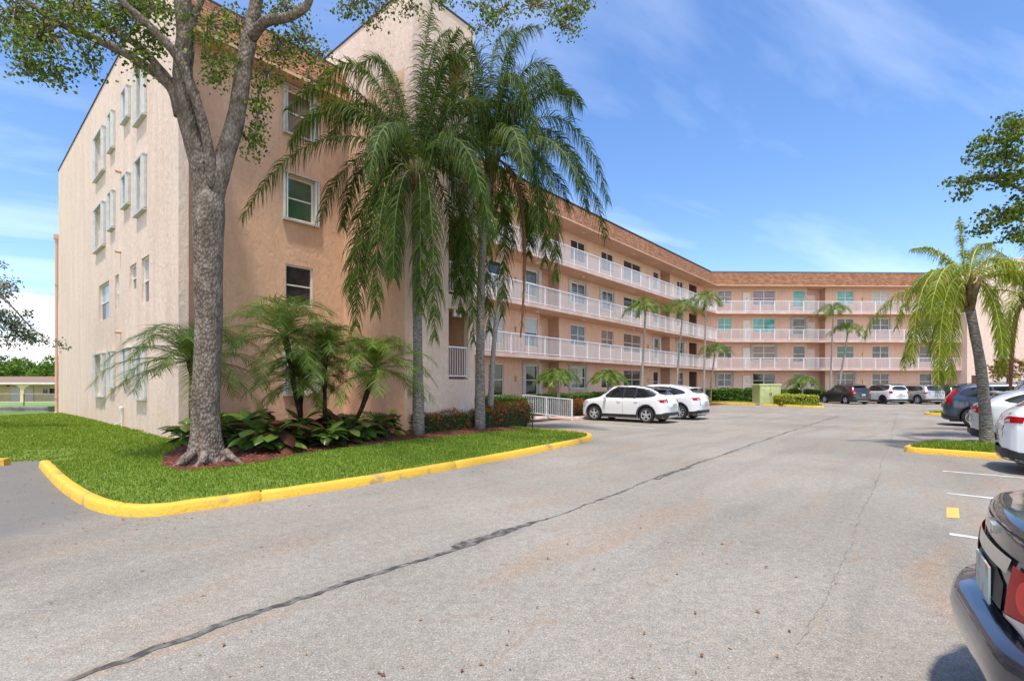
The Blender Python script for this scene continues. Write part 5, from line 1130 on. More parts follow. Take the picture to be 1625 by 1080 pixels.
# trees beyond the yellow building
def bgtree(label, u, v, Y, ru, rv, n, seed, m='bushleaf', grp="trees behind the low yellow building"):
    Y += 26; o = P(u, 640, Y); o.z = -.5; root = add_root("background_tree", label, "tree", o, grp)
    limb2(root, o, [(u, 645, Y), (u + 2, 600, Y), (u, v, Y)], [.3, .25, .1], seed, name="trunk")
    r = np.random.RandomState(seed); bl = []
    for _ in range(16):
        a = r.uniform(0, 6.28); q = r.uniform(.2, 1); bl.append((u + math.cos(a) * ru * q, v + math.sin(a) * rv * q * .8, Y + r.uniform(-1.5, 1.5), ru * .45, rv * .45, 1.5, n // 16))
    leaf_cloud("foliage", root, o, bl, .42, m, seed, False, asp=1.5, clump=18, csz=.6)
bgtree("mid green bushy tree above the roof of the low yellow building at the left edge", 10, 590, 58, 42, 22, 2600, 31)
bgtree("dark green tree behind the arched column of the low yellow building", 38, 586, 62, 30, 20, 2200, 32, 'oakleaf')
bgtree("light yellow-green tree behind the low yellow building, next to the gable", 72, 590, 57, 34, 22, 2600, 33)
bgtree("dark green tree peeping out behind the others beside the downpipe", 95, 582, 64, 26, 18, 1800, 34, 'oakleaf')
bgtree("bushy tree at the far left, cut off by the edge of the photo", -45, 585, 60, 50, 28, 2600, 35)
# bronze-leaved tree and white fence by the end block
gb = P(1597, 620, 34); gb.z = 0
gt = add_root("sea_grape_tree", "small tree with round bronze and gold leaves in front of the pink end block", "tree", gb)
limb2(gt, gb, [(1597, 640, 34), (1600, 600, 34), (1598, 575, 34)], [.12, .09, .04], 2, name="trunk")
leaf_cloud("foliage", gt, gb, [(1595, 580, 34, 26, 16, 1.2, 380), (1615, 590, 34, 22, 16, 1.2, 260), (1582, 592, 34, 14, 10, .8, 150)], .2, 'bronze' if 'bronze' in M else 'ixleaf', 3, True, asp=1.1, csz=.25)

# hedges: a thing with a solid dark core, leaves and flowers
def hedge(label, frame, L, Wd, z0, z1, leaf, flower=None, n=3000, seed=1, group=None, size=.07, name="hedge", nf=260, flat=.75):
    """frame: (origin, ex, ey) world 2-D"""
    o, ex, ey = frame; root = add_root(name, label, "hedge", (o.x, o.y, 0), group); r = np.random.RandomState(seed)
    def w(a, b, z): q = ex * a + ey * b; return (q.x, q.y, z)
    mb = MB(); ins = .10
    mb.hexa([w(ins, ins, z0), w(L - ins, ins, z0), w(L - ins, Wd - ins, z0), w(ins, Wd - ins, z0), w(ins, ins, z1 - ins), w(L - ins, ins, z1 - ins), w(L - ins, Wd - ins, z1 - ins), w(ins, Wd - ins, z1 - ins)])
    mb.build("inner_core", M['core'], root)
    def samp(n):
        out = []
        areas = [L * Wd, L * (z1 - z0), L * (z1 - z0), Wd * (z1 - z0), Wd * (z1 - z0)]; pr = np.array(areas) / sum(areas)
        for k in r.choice(5, n, p=pr):
            a, b, c = r.uniform(0, L), r.uniform(0, Wd), r.uniform(z0, z1)
            if k == 0: c = z1
            elif k == 1: b = 0
            elif k == 2: b = Wd
            elif k == 3: a = 0
            else: a = L
            bump = .05 * math.sin(a * 5.1 + seed) + .035 * math.sin(a * 11 + b * 7) + .03 * math.sin(c * 13 + a * 3)
            # round the corners off and let it bulge
            ca, cb, cz = (a - L / 2) / (L / 2), (b - Wd / 2) / (Wd / 2), (c - (z0 + z1) / 2) / ((z1 - z0) / 2)
            rd = max(0, abs(cb) + abs(cz) - 1.65) * .12 + max(0, abs(ca) + abs(cz) - 1.7) * .1
            nb = (b + (bump - rd) * (1 if cb > .95 else -1 if cb < -.95 else 0)); nz = c + (bump - rd) * (1 if cz > .95 else 0) - (rd if cz > .9 else 0); na = a + (bump - rd) * (1 if ca > .95 else -1 if ca < -.95 else 0)
            out.append(w(na + r.normal(0, .02), nb + r.normal(0, .03), nz + r.normal(0, .03)))
        return out
    scatter_cards("foliage", samp(n), size, M[leaf], None, flat, seed, 1.7, root)
    if flower:
        F_ = []
        for c in samp(nf):
            if c[2] < z0 + (z1 - z0) * .35 and r.rand() < .6: continue
            F_ += [(c[0] + a, c[1] + b, c[2] + d + .02) for a, b, d in r.normal(0, .028, (9, 3))]
        scatter_cards("flowers", F_, .04, M[flower], None, 1.0, seed + 1, 1.2, root)
    return root
V2 = lambda v: Vector((v[0], v[1]))
e1, e2 = V2(D1), V2(D2)
def tdf(t, D): return (V2(TD(t, D)), e1, e2)
def uhedge(label, u0, u1, D, Wd, z1, leaf, fl, n, seed, **k):
    t0, t1 = t_on_D(u0, D), t_on_D(u1, D); return hedge(label, tdf(t0, D), t1 - t0, Wd, .05, z1, leaf, fl, n, seed, **k)
IX = "clipped hedges with red flower heads"
uhedge("clipped red-flowered hedge between the two queen palms, in front of the pink tower", 675, 749, 11.6, .75, .72, 'ixleaf', 'ixflower', 4600, 1, group=IX, size=.05, nf=140)
uhedge("clipped red-flowered hedge just right of the second queen palm, nearest the lawn", 771, 843, 11.6, .8, .80, 'ixleaf', 'ixflower', 4800, 2, group=IX, size=.05, nf=150)
uhedge("flat-topped red-flowered hedge standing behind the front one, left of the ramp railing", 771, 846, 13.3, .7, .88, 'ixleaf', 'ixflower', 4400, 3, group=IX, size=.05, nf=170)
uhedge("bright green hedge under the first ground-floor window, left of the ramp railing", 772, 838, 15.0, 1.2, 1.05, 'hedgeleaf', None, 4200, 4, group="green hedges along the galleries", size=.10)
uhedge("long green hedge before the gallery, from the ramp railing to behind the white cars", 862, 1010, 15.6, 1.2, 1.10, 'hedgeleaf', None, 9000, 5, group="green hedges along the galleries", size=.11)
uhedge("green hedge in front of the dark stair doorway near the bend", 1085, 1128, 15.5, 1.3, 1.25, 'hedgeleaf', None, 4200, 6, group="green hedges along the galleries", size=.14)
uhedge("red-flowered hedge between the ramp railing and the front of the white hatchback", 906, 938, 14.4, .8, .72, 'ixleaf', 'ixflower', 2600, 7, group=IX, size=.06, nf=330)
uhedge("red and yellow leaved shrub row at the bend, behind the wheel stops", 1106, 1126, 14.4, .8, .62, 'hedgeyel', 'ixflower', 1500, 8, group=IX, size=.1, nf=420)
FE = (Vector((1, 0)), Vector((0, 1)))
def ph(u, Y): return Vector(((u - UC) / FPX * Y, Y))
hedge("green hedge in front of the far wing left of the pale green cabinet", (ph(1137, 46.4), *FE), 3.9, 1.4, .05, 1.25, 'hedgeleaf', None, 5200, 9, "green hedges along the galleries", .15)
hedge("green hedge in front of the far wing right of the pale green cabinet", (ph(1232, 46.8), *FE), 4.8, 1.2, .05, 1.15, 'hedgeleaf', None, 5200, 10, "green hedges along the galleries", .15)
hedge("gold-green clipped hedge on the kerbed island beside the dark grey car", (ph(1240, 37.6), *FE), 2.85, 1.2, .08, .85, 'hedgeyel', None, 5200, 11, None, .10)
# scrubby green plants at the foot of the peach wall
uhedge("loose low green shrub row against the pink tower corner, behind the first queen palm", 575, 650, 13.6, .7, .68, 'ixleaf', None, 2600, 12, size=.07, name="shrub_row")

# broad-leaved bed plants
def leafplant(label, b, n, L, seed, red=.15, grp="broad-leaved plants in the mulch bed"):
    root = add_root("ti_plant", label, "plant", b, grp); r = random.Random(seed)
    parts = {0: ([], []), 1: ([], [])}
    for k in range(n):
        a = k * 2.399 + seed; e = r.uniform(.15, 1.2); Lf = L * r.uniform(.7, 1.15); q = Vector((math.cos(a), math.sin(a), 0)); s_ = Vector((-q.y, q.x, 0)); kk = 1 if r.random() < red * (1.8 if e > .85 else .6) else 0
        V, F = parts[kk]; st = Vector((0, 0, r.uniform(.05, .45))) + q * .04; c = st; d = (q * math.cos(e) + Vector((0, 0, math.sin(e)))).normalized(); i0 = len(V); wm = Lf * .21
        N = 7
        for j in range(N + 1):
            f = j / N; wd = wm * (.16 if f < .18 else math.sin(math.pi * min(1, (f - .12) / .9)) ** .8 if f < 1 else .02); up_ = s_.cross(d).normalized()
            V += [c - s_ * wd + up_ * wd * .35, c, c + s_ * wd + up_ * wd * .35]
            c = c + d * Lf / N; d = (d + Vector((0, 0, -.20 - .12 * f))).normalized()
        for j in range(N):
            for m_ in range(2): a0 = i0 + j * 3 + m_; F.append((a0, a0 + 1, a0 + 4, a0 + 3))
    for kk, nm, mm in ((0, "leaves", 'tileaf'), (1, "bronze_leaves", 'tired')):
        V, F = parts[kk]
        if F: np_mesh(nm, np.array([tuple(v) for v in V]), np.array(F), M[mm], root, True)
    return root
spots = [(378, 708, 20, .62), (345, 700, 16, .55), (408, 716, 20, .55), (440, 716, 22, .6), (398, 694, 20, .62), (430, 696, 18, .6), (468, 708, 18, .5), (500, 702, 20, .5), (520, 710, 18, .45), (548, 704, 18, .5), (578, 700, 20, .5), (600, 694, 20, .5), (480, 690, 18, .6), (560, 690, 18, .55), (296, 704, 14, .5), (620, 690, 16, .4), (530, 692, 16, .5), (365, 690, 18, .6)]
tl = ["broad-leaved plant in the mulch bed just right of the big trunk", "broad-leaved plant partly behind the big trunk, on its right side", "broad-leaved plant at the front edge of the bed, first right of the big trunk", "largest yellow-edged plant at the front edge of the bed", "tall broad-leaved plant at the back of the bed right of the big trunk", "broad-leaved plant with bronze top leaves behind the front row",
      "broad-leaved plant at the foot of the thickest pygmy palm", "broad-leaved plant below the middle pygmy palm", "low broad-leaved plant at the front edge under the middle pygmy palm", "broad-leaved plant at the foot of the bending pygmy palm", "yellow-green plant right of the bending pygmy palm", "broad-leaved plant nearest the first queen palm, front row",
      "broad-leaved plant against the wall behind the pygmy stems", "broad-leaved plant against the wall under the right pygmy palm", "small broad-leaved plant left of the big trunk at the gable corner", "small broad-leaved plant just left of the first queen palm", "broad-leaved plant against the wall behind the middle pygmy palm", "broad-leaved plant against the wall just behind the big trunk"]
for i, ((u, v, n, L), l) in enumerate(zip(spots, tl)): leafplant(l, bp(u, v, .16), n + 14, L * 1.2, i * 7 + 3, .12)
# ------------------------------------------------------------------ vehicles
def lerp(a, b, t): return a + (b - a) * t
def smooth1(xs, ys, q, k=0.02):
    q = np.asarray(q, dtype=float); o = np.interp(q, xs, ys) * 2 + np.interp(q - k, xs, ys) + np.interp(q + k, xs, ys); return o / 4
TOPS = {
 'suv': ([0, .006, .02, .05, .085, .125, .18, .30, .48, .58, .66, .735, .78, .88, .95, .985, 1], [.42, .55, .63, .74, .87, .955, .98, .995, 1.0, .975, .865, .69, .655, .615, .56, .48, .36]),
 'boxy': ([0, .006, .015, .035, .06, .085, .13, .30, .50, .58, .645, .72, .76, .88, .955, .985, 1], [.42, .56, .64, .80, .92, .965, .985, 1.0, 1.0, .98, .87, .72, .69, .655, .60, .50, .38]),
 'coupe': ([0, .006, .02, .06, .11, .17, .26, .38, .50, .59, .67, .745, .79, .88, .95, .985, 1], [.42, .56, .66, .74, .83, .905, .965, .995, 1.0, .97, .86, .70, .665, .62, .56, .48, .36]),
 'sedan': ([0, .003, .008, .013, .03, .15, .20, .28, .38, .48, .57, .65, .72, .77, .88, .955, .985, 1], [.46, .62, .695, .708, .715, .765, .81, .925, .99, 1.0, .975, .87, .74, .70, .655, .58, .48, .38])}
BELTS = {'suv': .62, 'boxy': .66, 'coupe': .63, 'sedan': .665}
def car(name, label, kind, L, Wd, Hh, pnt, loc, ang, group=None, wheel_r=.35, lamps='wedge', roof=None, rimstyle='multi', cladding=True, lampz=None, plate=True, spoiler=True, cat="car", detail=True, rimm='rim'):
    root = empty(name, label, cat, (loc[0], loc[1], .0), ang, group)
    xs, zs = TOPS[kind]; N = 64; bl_ = BELTS[kind] * Hh
    f = np.array(sorted(set(list(np.linspace(0, 1, N)) + [.0015, .003, .0055, .008, .0105, .014, .018, .022, .03, .97, .98, .99, .995])))
    top = smooth1(xs, zs, f, .003 if kind == 'sedan' else .012) * Hh; top[0] = zs[0] * Hh; top[-1] = zs[-1] * Hh
    pw = np.interp(f, [0, .004, .012, .03, .07, .15, .3, .7, .86, .93, .97, .988, 1], [.62, .72, .82, .90, .955, .985, 1, 1, .98, .93, .84, .72, .55]) * Wd / 2
    bot = np.interp(f, [0, .01, .04, .10, .16, .84, .92, .97, 1], [.30, .25, .22, .20, .19, .18, .19, .22, .30]) * Hh / 1.5 * .92
    rwf = np.interp(f, [0, .1, .3, .6, .75, 1], [.60, .66, .70, .68, .60, .5]) * Wd / 2
    bel = np.interp(f, [0, .1, .3, .7, 1], [1.06, 1.06, 1.02, .97, .9]) * bl_
    rows = []
    def section(i):
        T, w, b, rw, B = top[i], pw[i], bot[i], rwf[i], bel[i]
        rw = min(rw, w * .9); B = min(B, T - .035); g = max(0, min(1, (T - B) / (.38 * Hh / 1.6)))
        pts = [(0, b), (w * .70, b), (w * .90, b + .015), (w * .985, b + .09), (w * .995, lerp(b, B, .35)), (w * 1.0, lerp(b, B, .60)), (w * .985, lerp(b, B, .86)), (w * .955, B - .0),
               (lerp(w * .88, lerp(w * .93, rw, .50), g), lerp(lerp(B, T, .5), lerp(B, T, .55), g)), (lerp(w * .74, rw * 1.0, g), lerp(lerp(B, T, .8), T - .055 * g, g)), (lerp(w * .55, rw * .84, g), lerp(T - .008, T - .012, g)), (w * .3, T - .003), (0, T)]
        P_ = [Vector((p[0], p[1])) for p in pts]; out = [P_[0]]
        for k in range(len(P_) - 1):
            a0 = P_[max(k - 1, 0)] if k > 0 else Vector((-P_[1].x, P_[1].y)); a1, a2 = P_[k], P_[k + 1]; a3 = P_[k + 2] if k + 2 < len(P_) else Vector((-P_[k].x, P_[k].y))
            for s in (.5, 1.0):
                t2, t3 = s * s, s ** 3; out.append(.5 * ((2 * a1) + (a2 - a0) * s + (2 * a0 - 5 * a1 + 4 * a2 - a3) * t2 + (3 * a1 - a0 - 3 * a2 + a3) * t3))
        return out
    for i in range(len(f)):
        s = section(i); x = -L / 2 + f[i] * L
        # bow the nose and the tail in plan
        def bow(y):
            q = (abs(y) / (Wd / 2)) ** 2.2
            return (.20 if kind == 'sedan' else .16) * q * max(0, 1 - f[i] / (.22 if kind == 'sedan' else .10)) - .26 * q * max(0, 1 - (1 - f[i]) / .12)
        rows.append([(x + bow(p.x), p.x, p.y) for p in s] + [(x + bow(p.x), -p.x, p.y) for p in reversed(s[1:-1])])
    mb = MB(); mb.grid(rows, True, True, True)
    tmp = mb.build("body", [pnt, M['cladding']], root, True)
    bm = bmesh.new(); bm.from_mesh(tmp.data); bmesh.ops.recalc_face_normals(bm, faces=bm.faces); bm.to_mesh(tmp.data)
    bvh = BVHTree.FromBMesh(bm); bm.free()
    wb = .585 * L; xr, xf = -L / 2 + .205 * L, -L / 2 + .205 * L + wb; tw = .22
    # wheel wells
    cut = MB()
    for x in (xr, xf):
        for s in (-1, 1):
            rws = []
            for y in (Wd / 2 + .2, Wd / 2 - .36): rws.append([(x + (wheel_r + .055) * math.cos(2 * math.pi * k / 36), s * y, wheel_r + .01 + (wheel_r + .055) * math.sin(2 * math.pi * k / 36)) for k in range(36)])
            cut.grid(rws, True, True, True)
    co = cut.build("cutter", M['cladding']); b2 = bmesh.new(); b2.from_mesh(co.data); bmesh.ops.recalc_face_normals(b2, faces=b2.faces); b2.to_mesh(co.data); b2.free()
    md = tmp.modifiers.new("b", 'BOOLEAN'); md.operation = 'DIFFERENCE'; md.solver = 'EXACT'; md.object = co; co.parent = root
    bpy.context.view_layer.update(); dg = bpy.context.evaluated_depsgraph_get(); me = bpy.data.meshes.new_from_object(tmp.evaluated_get(dg)); tmp.modifiers.clear()
    if len(me.polygons) > 500: tmp.data = me
    bpy.data.objects.remove(co)
    for p in tmp.data.polygons:
        c = p.center
        if any((c.x - x) ** 2 + (c.z - wheel_r) ** 2 < (wheel_r + .05) ** 2 for x in (xr, xf)) and abs(c.y) < Wd / 2 - .03 and abs(p.normal.y) < .99 and c.z > .1: p.material_index = 1; p.use_smooth = False
        elif abs(abs(c.y) - (Wd / 2 - .36)) < .01: p.material_index = 1
        if c.z < bot.min() + .02: p.material_index = 1
    body = tmp
    def fxz(fx_, fz): return (-L / 2 + fx_ * L, fz * Hh)
    def patch(nm, poly, axis, side, m, off=.004, par=None, rnd=0, step=.05, mb=None, fin=True):
        """a thin shell lying on the body: poly in (x,z) for the sides (axis y) or (y,z) for nose/tail (axis x)"""
        q = [Vector(p) for p in poly]
        for _ in range(rnd):
            o = []
            for i in range(len(q)): a, b = q[i], q[(i + 1) % len(q)]; o += [a * .78 + b * .22, a * .22 + b * .78]
            q = o
        # resample the outline
        q2 = []
        for i in range(len(q)):
            a, b = q[i], q[(i + 1) % len(q)]; n_ = max(1, int((b - a).length / step)); q2 += [a.lerp(b, k / n_) for k in range(n_)]
        pts = list(q2); xs_ = [p.x for p in q2]; ys_ = [p.y for p in q2]; nb = len(q2); x = min(xs_) + step / 2
        pl = [(p.x, p.y) for p in q2]
        while x < max(xs_):
            y = min(ys_) + step / 2
            while y < max(ys_):
                if inpoly(x, y, pl): pts.append(Vector((x, y)))
                y += step
            x += step
        v, e, fa, *_ = delaunay_2d_cdt(pts, [(i, (i + 1) % nb) for i in range(nb)], [list(range(nb))], 1, 1e-5)
        own = mb is None; mb = mb or MB(); base = len(mb.v); ok = []
        for p in v:
            if axis == 'y': org = Vector((p.x, side * 2, p.y)); d = Vector((0, -side, 0))
            elif axis == 'x': org = Vector((side * 4, p.x, p.y)); d = Vector((-side, 0, 0))
            else: org = Vector((p.x, p.y, 4)); d = Vector((0, 0, -1))
            h, nrm, _, _ = bvh.ray_cast(org, d)
            if h is None: ok.append(False); mb.v.append((0, 0, 0))
            else:
                if nrm.dot(d) > 0: nrm = -nrm
                ok.append(abs(nrm.dot(d)) > (.20 if axis == 'x' else .12)); mb.v.append(tuple(h + nrm * off))
        for t in fa:
            if all(ok[k] for k in t): mb.f.append(tuple(base + k for k in t)); mb.uv += [(0, 0)] * len(t); mb.mi.append(0)
        if own: return mb.build(nm, M[m] if isinstance(m, str) else m, par or body, True)
        return mb
    S = Hh / 1.65; BZ = bl_
    def roofz(fx_): return float(np.interp(-L / 2 + fx_ * L, -L / 2 + f * L, top))
    # side glass
    for s in (-1, 1):
        if kind == 'sedan': gl = [(.235, .80), (.34, .925), (.42, .955), (.52, .95), (.605, .86), (.675, .735), (.70, .695), (.66, .69), (.30, .715), (.25, .735)]
        elif kind == 'boxy': gl = [(.075, .69), (.085, .90), (.12, .93), (.50, .945), (.575, .91), (.63, .80), (.665, .70), (.665, .68)]
        elif kind == 'coupe': gl = [(.13, .735), (.19, .83), (.29, .905), (.42, .935), (.51, .925), (.595, .85), (.67, .70), (.68, .66), (.30, .68)]
        else: gl = [(.10, .73), (.155, .875), (.22, .915), (.40, .935), (.49, .925), (.58, .86), (.665, .69), (.68, .645), (.35, .665), (.20, .69)]
        go_ = patch("side_window", [fxz(*p) for p in gl], 'y', s, 'carglass', .004, None, 1, .06)
        # pillars as painted/black strips standing on the glass
        pm = MB()
        for fx_ in ((.46, .33) if kind != 'boxy' else (.46, .27)):
            a, b = fxz(fx_, .66)[0], fxz(fx_ - .012, .66)[0]; patch("", [(a - .03, BZ * 1.02), (a + .03, BZ * 1.02), (b + .03, .93 * Hh), (b - .03, .93 * Hh)], 'y', s, 'cladding', .007, mb=pm)
        pm.build("window_pillars", M['cladding'], go_, True)
        if cladding:
            cm = MB()
            for x in (xr, xf):
                oring = [(x + (wheel_r + .115) * math.cos(a), wheel_r + .01 + (wheel_r + .115) * math.sin(a)) for a in np.linspace(-.35, math.pi + .35, 26)]; iring = [(x + (wheel_r + .056) * math.cos(a), wheel_r + .01 + (wheel_r + .056) * math.sin(a)) for a in np.linspace(math.pi + .35, -.35, 26)]
                patch("", oring + iring, 'y', s, 'cladding', .006, mb=cm, step=.05)
            cm.build("wheel_arch_cladding", M['cladding'], body, True)
            z0 = .19 * Hh / 1.5 + .02; patch("sill_cladding", [(xr + wheel_r + .10, z0), (xf - wheel_r - .10, z0), (xf - wheel_r - .10, z0 + .13), (xr + wheel_r + .10, z0 + .13)], 'y', s, 'cladding', .006)
        # door seams and handles
        sm = MB()
        for fx_ in (.655, .455, .27):
            x = -L / 2 + fx_ * L
            if fx_ == .27: patch("", [(x, BZ), (x + .008, BZ), (x - .02, .8), (x + .10, .62), (x + .092, .62), (x - .028, .8)], 'y', s, 'cladding', .003, mb=sm, step=.2)
            else: patch("", [(x, .30), (x + .009, .30), (x + .009, BZ * .99), (x, BZ * .99)], 'y', s, 'cladding', .003, mb=sm, step=.15)
        if detail: sm.build("door_seams", M['cladding'], body, True)
        for fx_ in (.50, .31):
            h_ = MB(); x = -L / 2 + fx_ * L; hit = bvh.ray_cast(Vector((x, s * 2, BZ * .90)), Vector((0, -s, 0)))[0]
            if hit and detail: h_.tube([Vector((x - .09, hit.y - s * .01, hit.z)), Vector((x - .07, hit.y + s * .025, hit.z)), Vector((x + .07, hit.y + s * .025, hit.z)), Vector((x + .09, hit.y - s * .01, hit.z))], .013, 6); h_.build("door_handle", pnt, body, True)
        # mirror
        mm = MB(); x = -L / 2 + .655 * L; yy = s * (Wd / 2 * .94)
        rws = []
        for k in range(7):
            q = k / 6; r_ = .085 * math.sin(math.pi * (.12 + .78 * q)) ** .5; rws.append([(x + .10 * (1 - q) * 0 + r_ * .75 * math.cos(a), yy + s * (.02 + .19 * q), BZ + .07 + r_ * .95 * math.sin(a)) for a in np.linspace(0, 2 * math.pi, 11)[:-1]])
        mm.grid(rws, True, True, True); mm.build("wing_mirror", pnt, body, True)
    # windscreen and rear glass
    hw = Wd / 2
    zt = Hh * .95; zb_ = Hh * (.70 if kind != 'sedan' else .735)
    patch("windscreen", [(-hw * .62, zt), (hw * .62, zt), (hw * .78, zb_), (-hw * .78, zb_)], 'x', 1, 'carglass', .004, None, 1, .08)
    rz = {'suv': (.90, .69), 'boxy': (.90, .70), 'coupe': (.87, .74), 'sedan': (.92, .80)}[kind]
    patch("rear_window", [(-hw * .56, Hh * rz[0]), (hw * .56, Hh * rz[0]), (hw * .72, Hh * rz[1]), (-hw * .72, Hh * rz[1])], 'x', -1, 'carglass', .005, None, 1, .05)
    if roof is not None:
        patch("roof_panel", [(-L / 2 + .10 * L, -hw * .60), (-L / 2 + .60 * L, -hw * .58), (-L / 2 + .60 * L, hw * .58), (-L / 2 + .10 * L, hw * .60)], 'z', 1, roof, .006, None, 1, .12)
        for s in (-1, 1): patch("roof_side_panel", [fxz(.13, .70), fxz(.085, .80), fxz(.10, .93), fxz(.20, .975), fxz(.42, .985), fxz(.54, .965), fxz(.62, .85), fxz(.695, .66), fxz(.35, .655), fxz(.22, .665)], 'y', s, roof, .0025, None, 0, .05)
    if spoiler and kind != 'sedan':
        sp_ = MB(); x0 = -L / 2 + (.075 if kind != 'coupe' else .10) * L; z_ = roofz(.13 if kind != 'coupe' else .17)
        rows_ = []
        for y in np.linspace(-hw * .60, hw * .60, 9):
            c_ = .03 * (y / hw) ** 2; rows_.append([(x0 + .28, y, z_ - c_ - .012), (x0 + .10, y, z_ + .012 - c_), (x0 - .06 + c_ * 2, y, z_ - .005 - c_), (x0 - .05 + c_ * 2, y, z_ - .035 - c_), (x0 + .12, y, z_ - .07 - c_)])
        sp_.grid(rows_, True, True, True); sp_.build("roof_spoiler", roof or pnt, body, True)
    if kind in ('suv', 'boxy') and detail:
        for s in (-1, 1):
            rr = MB(); pts = [Vector((-L / 2 + fx_ * L, s * hw * .60, roofz(fx_) + (.035 if .16 < fx_ < .55 else -.0))) for fx_ in (.13, .17, .25, .35, .45, .54, .57)]
            rr.tube(pts, .014, 6); rr.build("roof_rail", M['cladding'] if kind == 'suv' else M['cladding'], body, True)
    # lamps
    lz = (lampz or BELTS[kind] * .93) * Hh
    for s in (-1, 1):
        t = MB()
        if lamps == 'tall':       # upright lamps climbing the rear pillars
            patch("", [(s * hw * .60, lz - .09), (s * hw * .92, lz - .12), (s * hw * .92, lz + .08), (s * hw * .88, lz + .30), (s * hw * .70, lz + .44), (s * hw * .67, lz + .36), (s * hw * .72, lz + .06)], 'x', -1, '', .012, mb=t, step=.04)
            patch("", [(-L / 2 + .02, lz - .08), (-L / 2 + .30, lz - .01), (-L / 2 + .22, lz + .10), (-L / 2 + .32, lz + .36), (-L / 2 + .22, lz + .34), (-L / 2 + .08, lz + .10)], 'y', s, '', .012, mb=t, step=.04)
        elif lamps == 'small':
            patch("", [(s * hw * .68, lz - .12), (s * hw * .90, lz - .12), (s * hw * .90, lz + .08), (s * hw * .68, lz + .08)], 'x', -1, '', .02, rnd=1, mb=t, step=.04)
        elif lamps == 'bar':
            patch("", [(0, lz - .0), (s * hw * .50, lz - .02), (s * hw * .92, lz - .10), (s * hw * .92, lz + .05), (s * hw * .60, lz + .10), (0, lz + .06)], 'x', -1, '', .012, mb=t, step=.04)
            patch("", [(-L / 2 + .0, lz - .10), (-L / 2 + .30, lz + .02), (-L / 2 + .42, lz + .07), (-L / 2 + .10, lz + .06)], 'y', s, '', .012, mb=t, step=.04)
        elif lamps == 'sedan':
            patch("", [(s * hw * .35, .64), (s * hw * .93, .62), (s * hw * .93, .87), (s * hw * .39, .885)], 'x', -1, '', .012, rnd=0, mb=t, step=.03)
            patch("", [(-L / 2 + .12, .63), (-L / 2 + .34, .70), (-L / 2 + .38, .87), (-L / 2 + .12, .87)], 'y', s, '', .012, mb=t, step=.03)
        else:
            patch("", [(s * hw * .50, lz - .01), (s * hw * .64, lz - .06), (s * hw * .92, lz - .06), (s * hw * .92, lz + .05), (s * hw * .64, lz + .045)], 'x', -1, '', .012, mb=t, step=.035)
            patch("", [(-L / 2 + .0, lz - .06), (-L / 2 + .14, lz - .05), (-L / 2 + .40, lz + .045), (-L / 2 + .12, lz + .06), (-L / 2 + .0, lz + .05)], 'y', s, '', .012, mb=t, step=.035)
        tl_ = t.build("taillight", M['redlamp'], body, True)
        if lamps == 'sedan':
            for cy in (.53, .78):
                patch("brake_lens", [(s * hw * cy + .058 * math.cos(q), .795 + .062 * math.sin(q)) for q in np.linspace(0, 2 * math.pi, 17)[:-1]], 'x', -1, 'redlens', .018, tl_, 0, .02)
            patch("lamp_divider", [(s * hw * .655, .64), (s * hw * .665, .64), (s * hw * .675, .88), (s * hw * .665, .88)], 'x', -1, 'cladding', .019, tl_, 0, .03)
        if lamps == 'sedan': patch("reversing_lens", [(s * hw * .355, .642), (s * hw * .92, .625), (s * hw * .92, .70), (s * hw * .60, .715), (s * hw * .36, .68)], 'x', -1, 'clearlamp', .016, tl_, 0, .03)
        elif detail: patch("reversing_lens", [(s * hw * .62, lz - .05), (s * hw * .80, lz - .05), (s * hw * .80, lz - .0), (s * hw * .62, lz - .0)], 'x', -1, 'clearlamp', .016, tl_, 0, .04)
        h_ = MB(); patch("", [(s * hw * .55, .60 * bl_), (s * hw * .95, .66 * bl_), (s * hw * .97, .80 * bl_), (s * hw * .60, .74 * bl_)], 'x', 1, '', .012, mb=h_, step=.04)
        patch("", [(L / 2 - .12, .66 * bl_), (L / 2 - .62, .84 * bl_), (L / 2 - .50, .90 * bl_), (L / 2 - .14, .80 * bl_)], 'y', s, '', .012, mb=h_, step=.05); h_.build("headlight", M['clearlamp'], body, True)
    # lower bumper, plate, badge bar
    if cladding:
        cm = MB(); patch("", [(-hw * .97, .22), (hw * .97, .22), (hw * .97, .40), (hw * .75, .46), (-hw * .75, .46), (-hw * .97, .40)], 'x', -1, '', .008, mb=cm, step=.06)
        for s in (-1, 1): patch("", [(-L / 2 + .0, .22), (xr - wheel_r - .09, .22), (xr - wheel_r - .09, .40), (-L / 2 + .0, .42)], 'y', s, '', .008, mb=cm, step=.05)
        cm.build("rear_bumper_cladding", M['cladding'], body, True)
        patch("silver_skid_plate", [(-hw * .55, .25), (hw * .55, .25), (hw * .50, .33), (-hw * .50, .33)], 'x', -1, 'rim', .014, None, 0, .06)
    patch("front_grille", [(-hw * .5, .35), (hw * .5, .35), (hw * .62, .60), (-hw * .62, .60)], 'x', 1, 'cladding', .008, None, 0, .06)
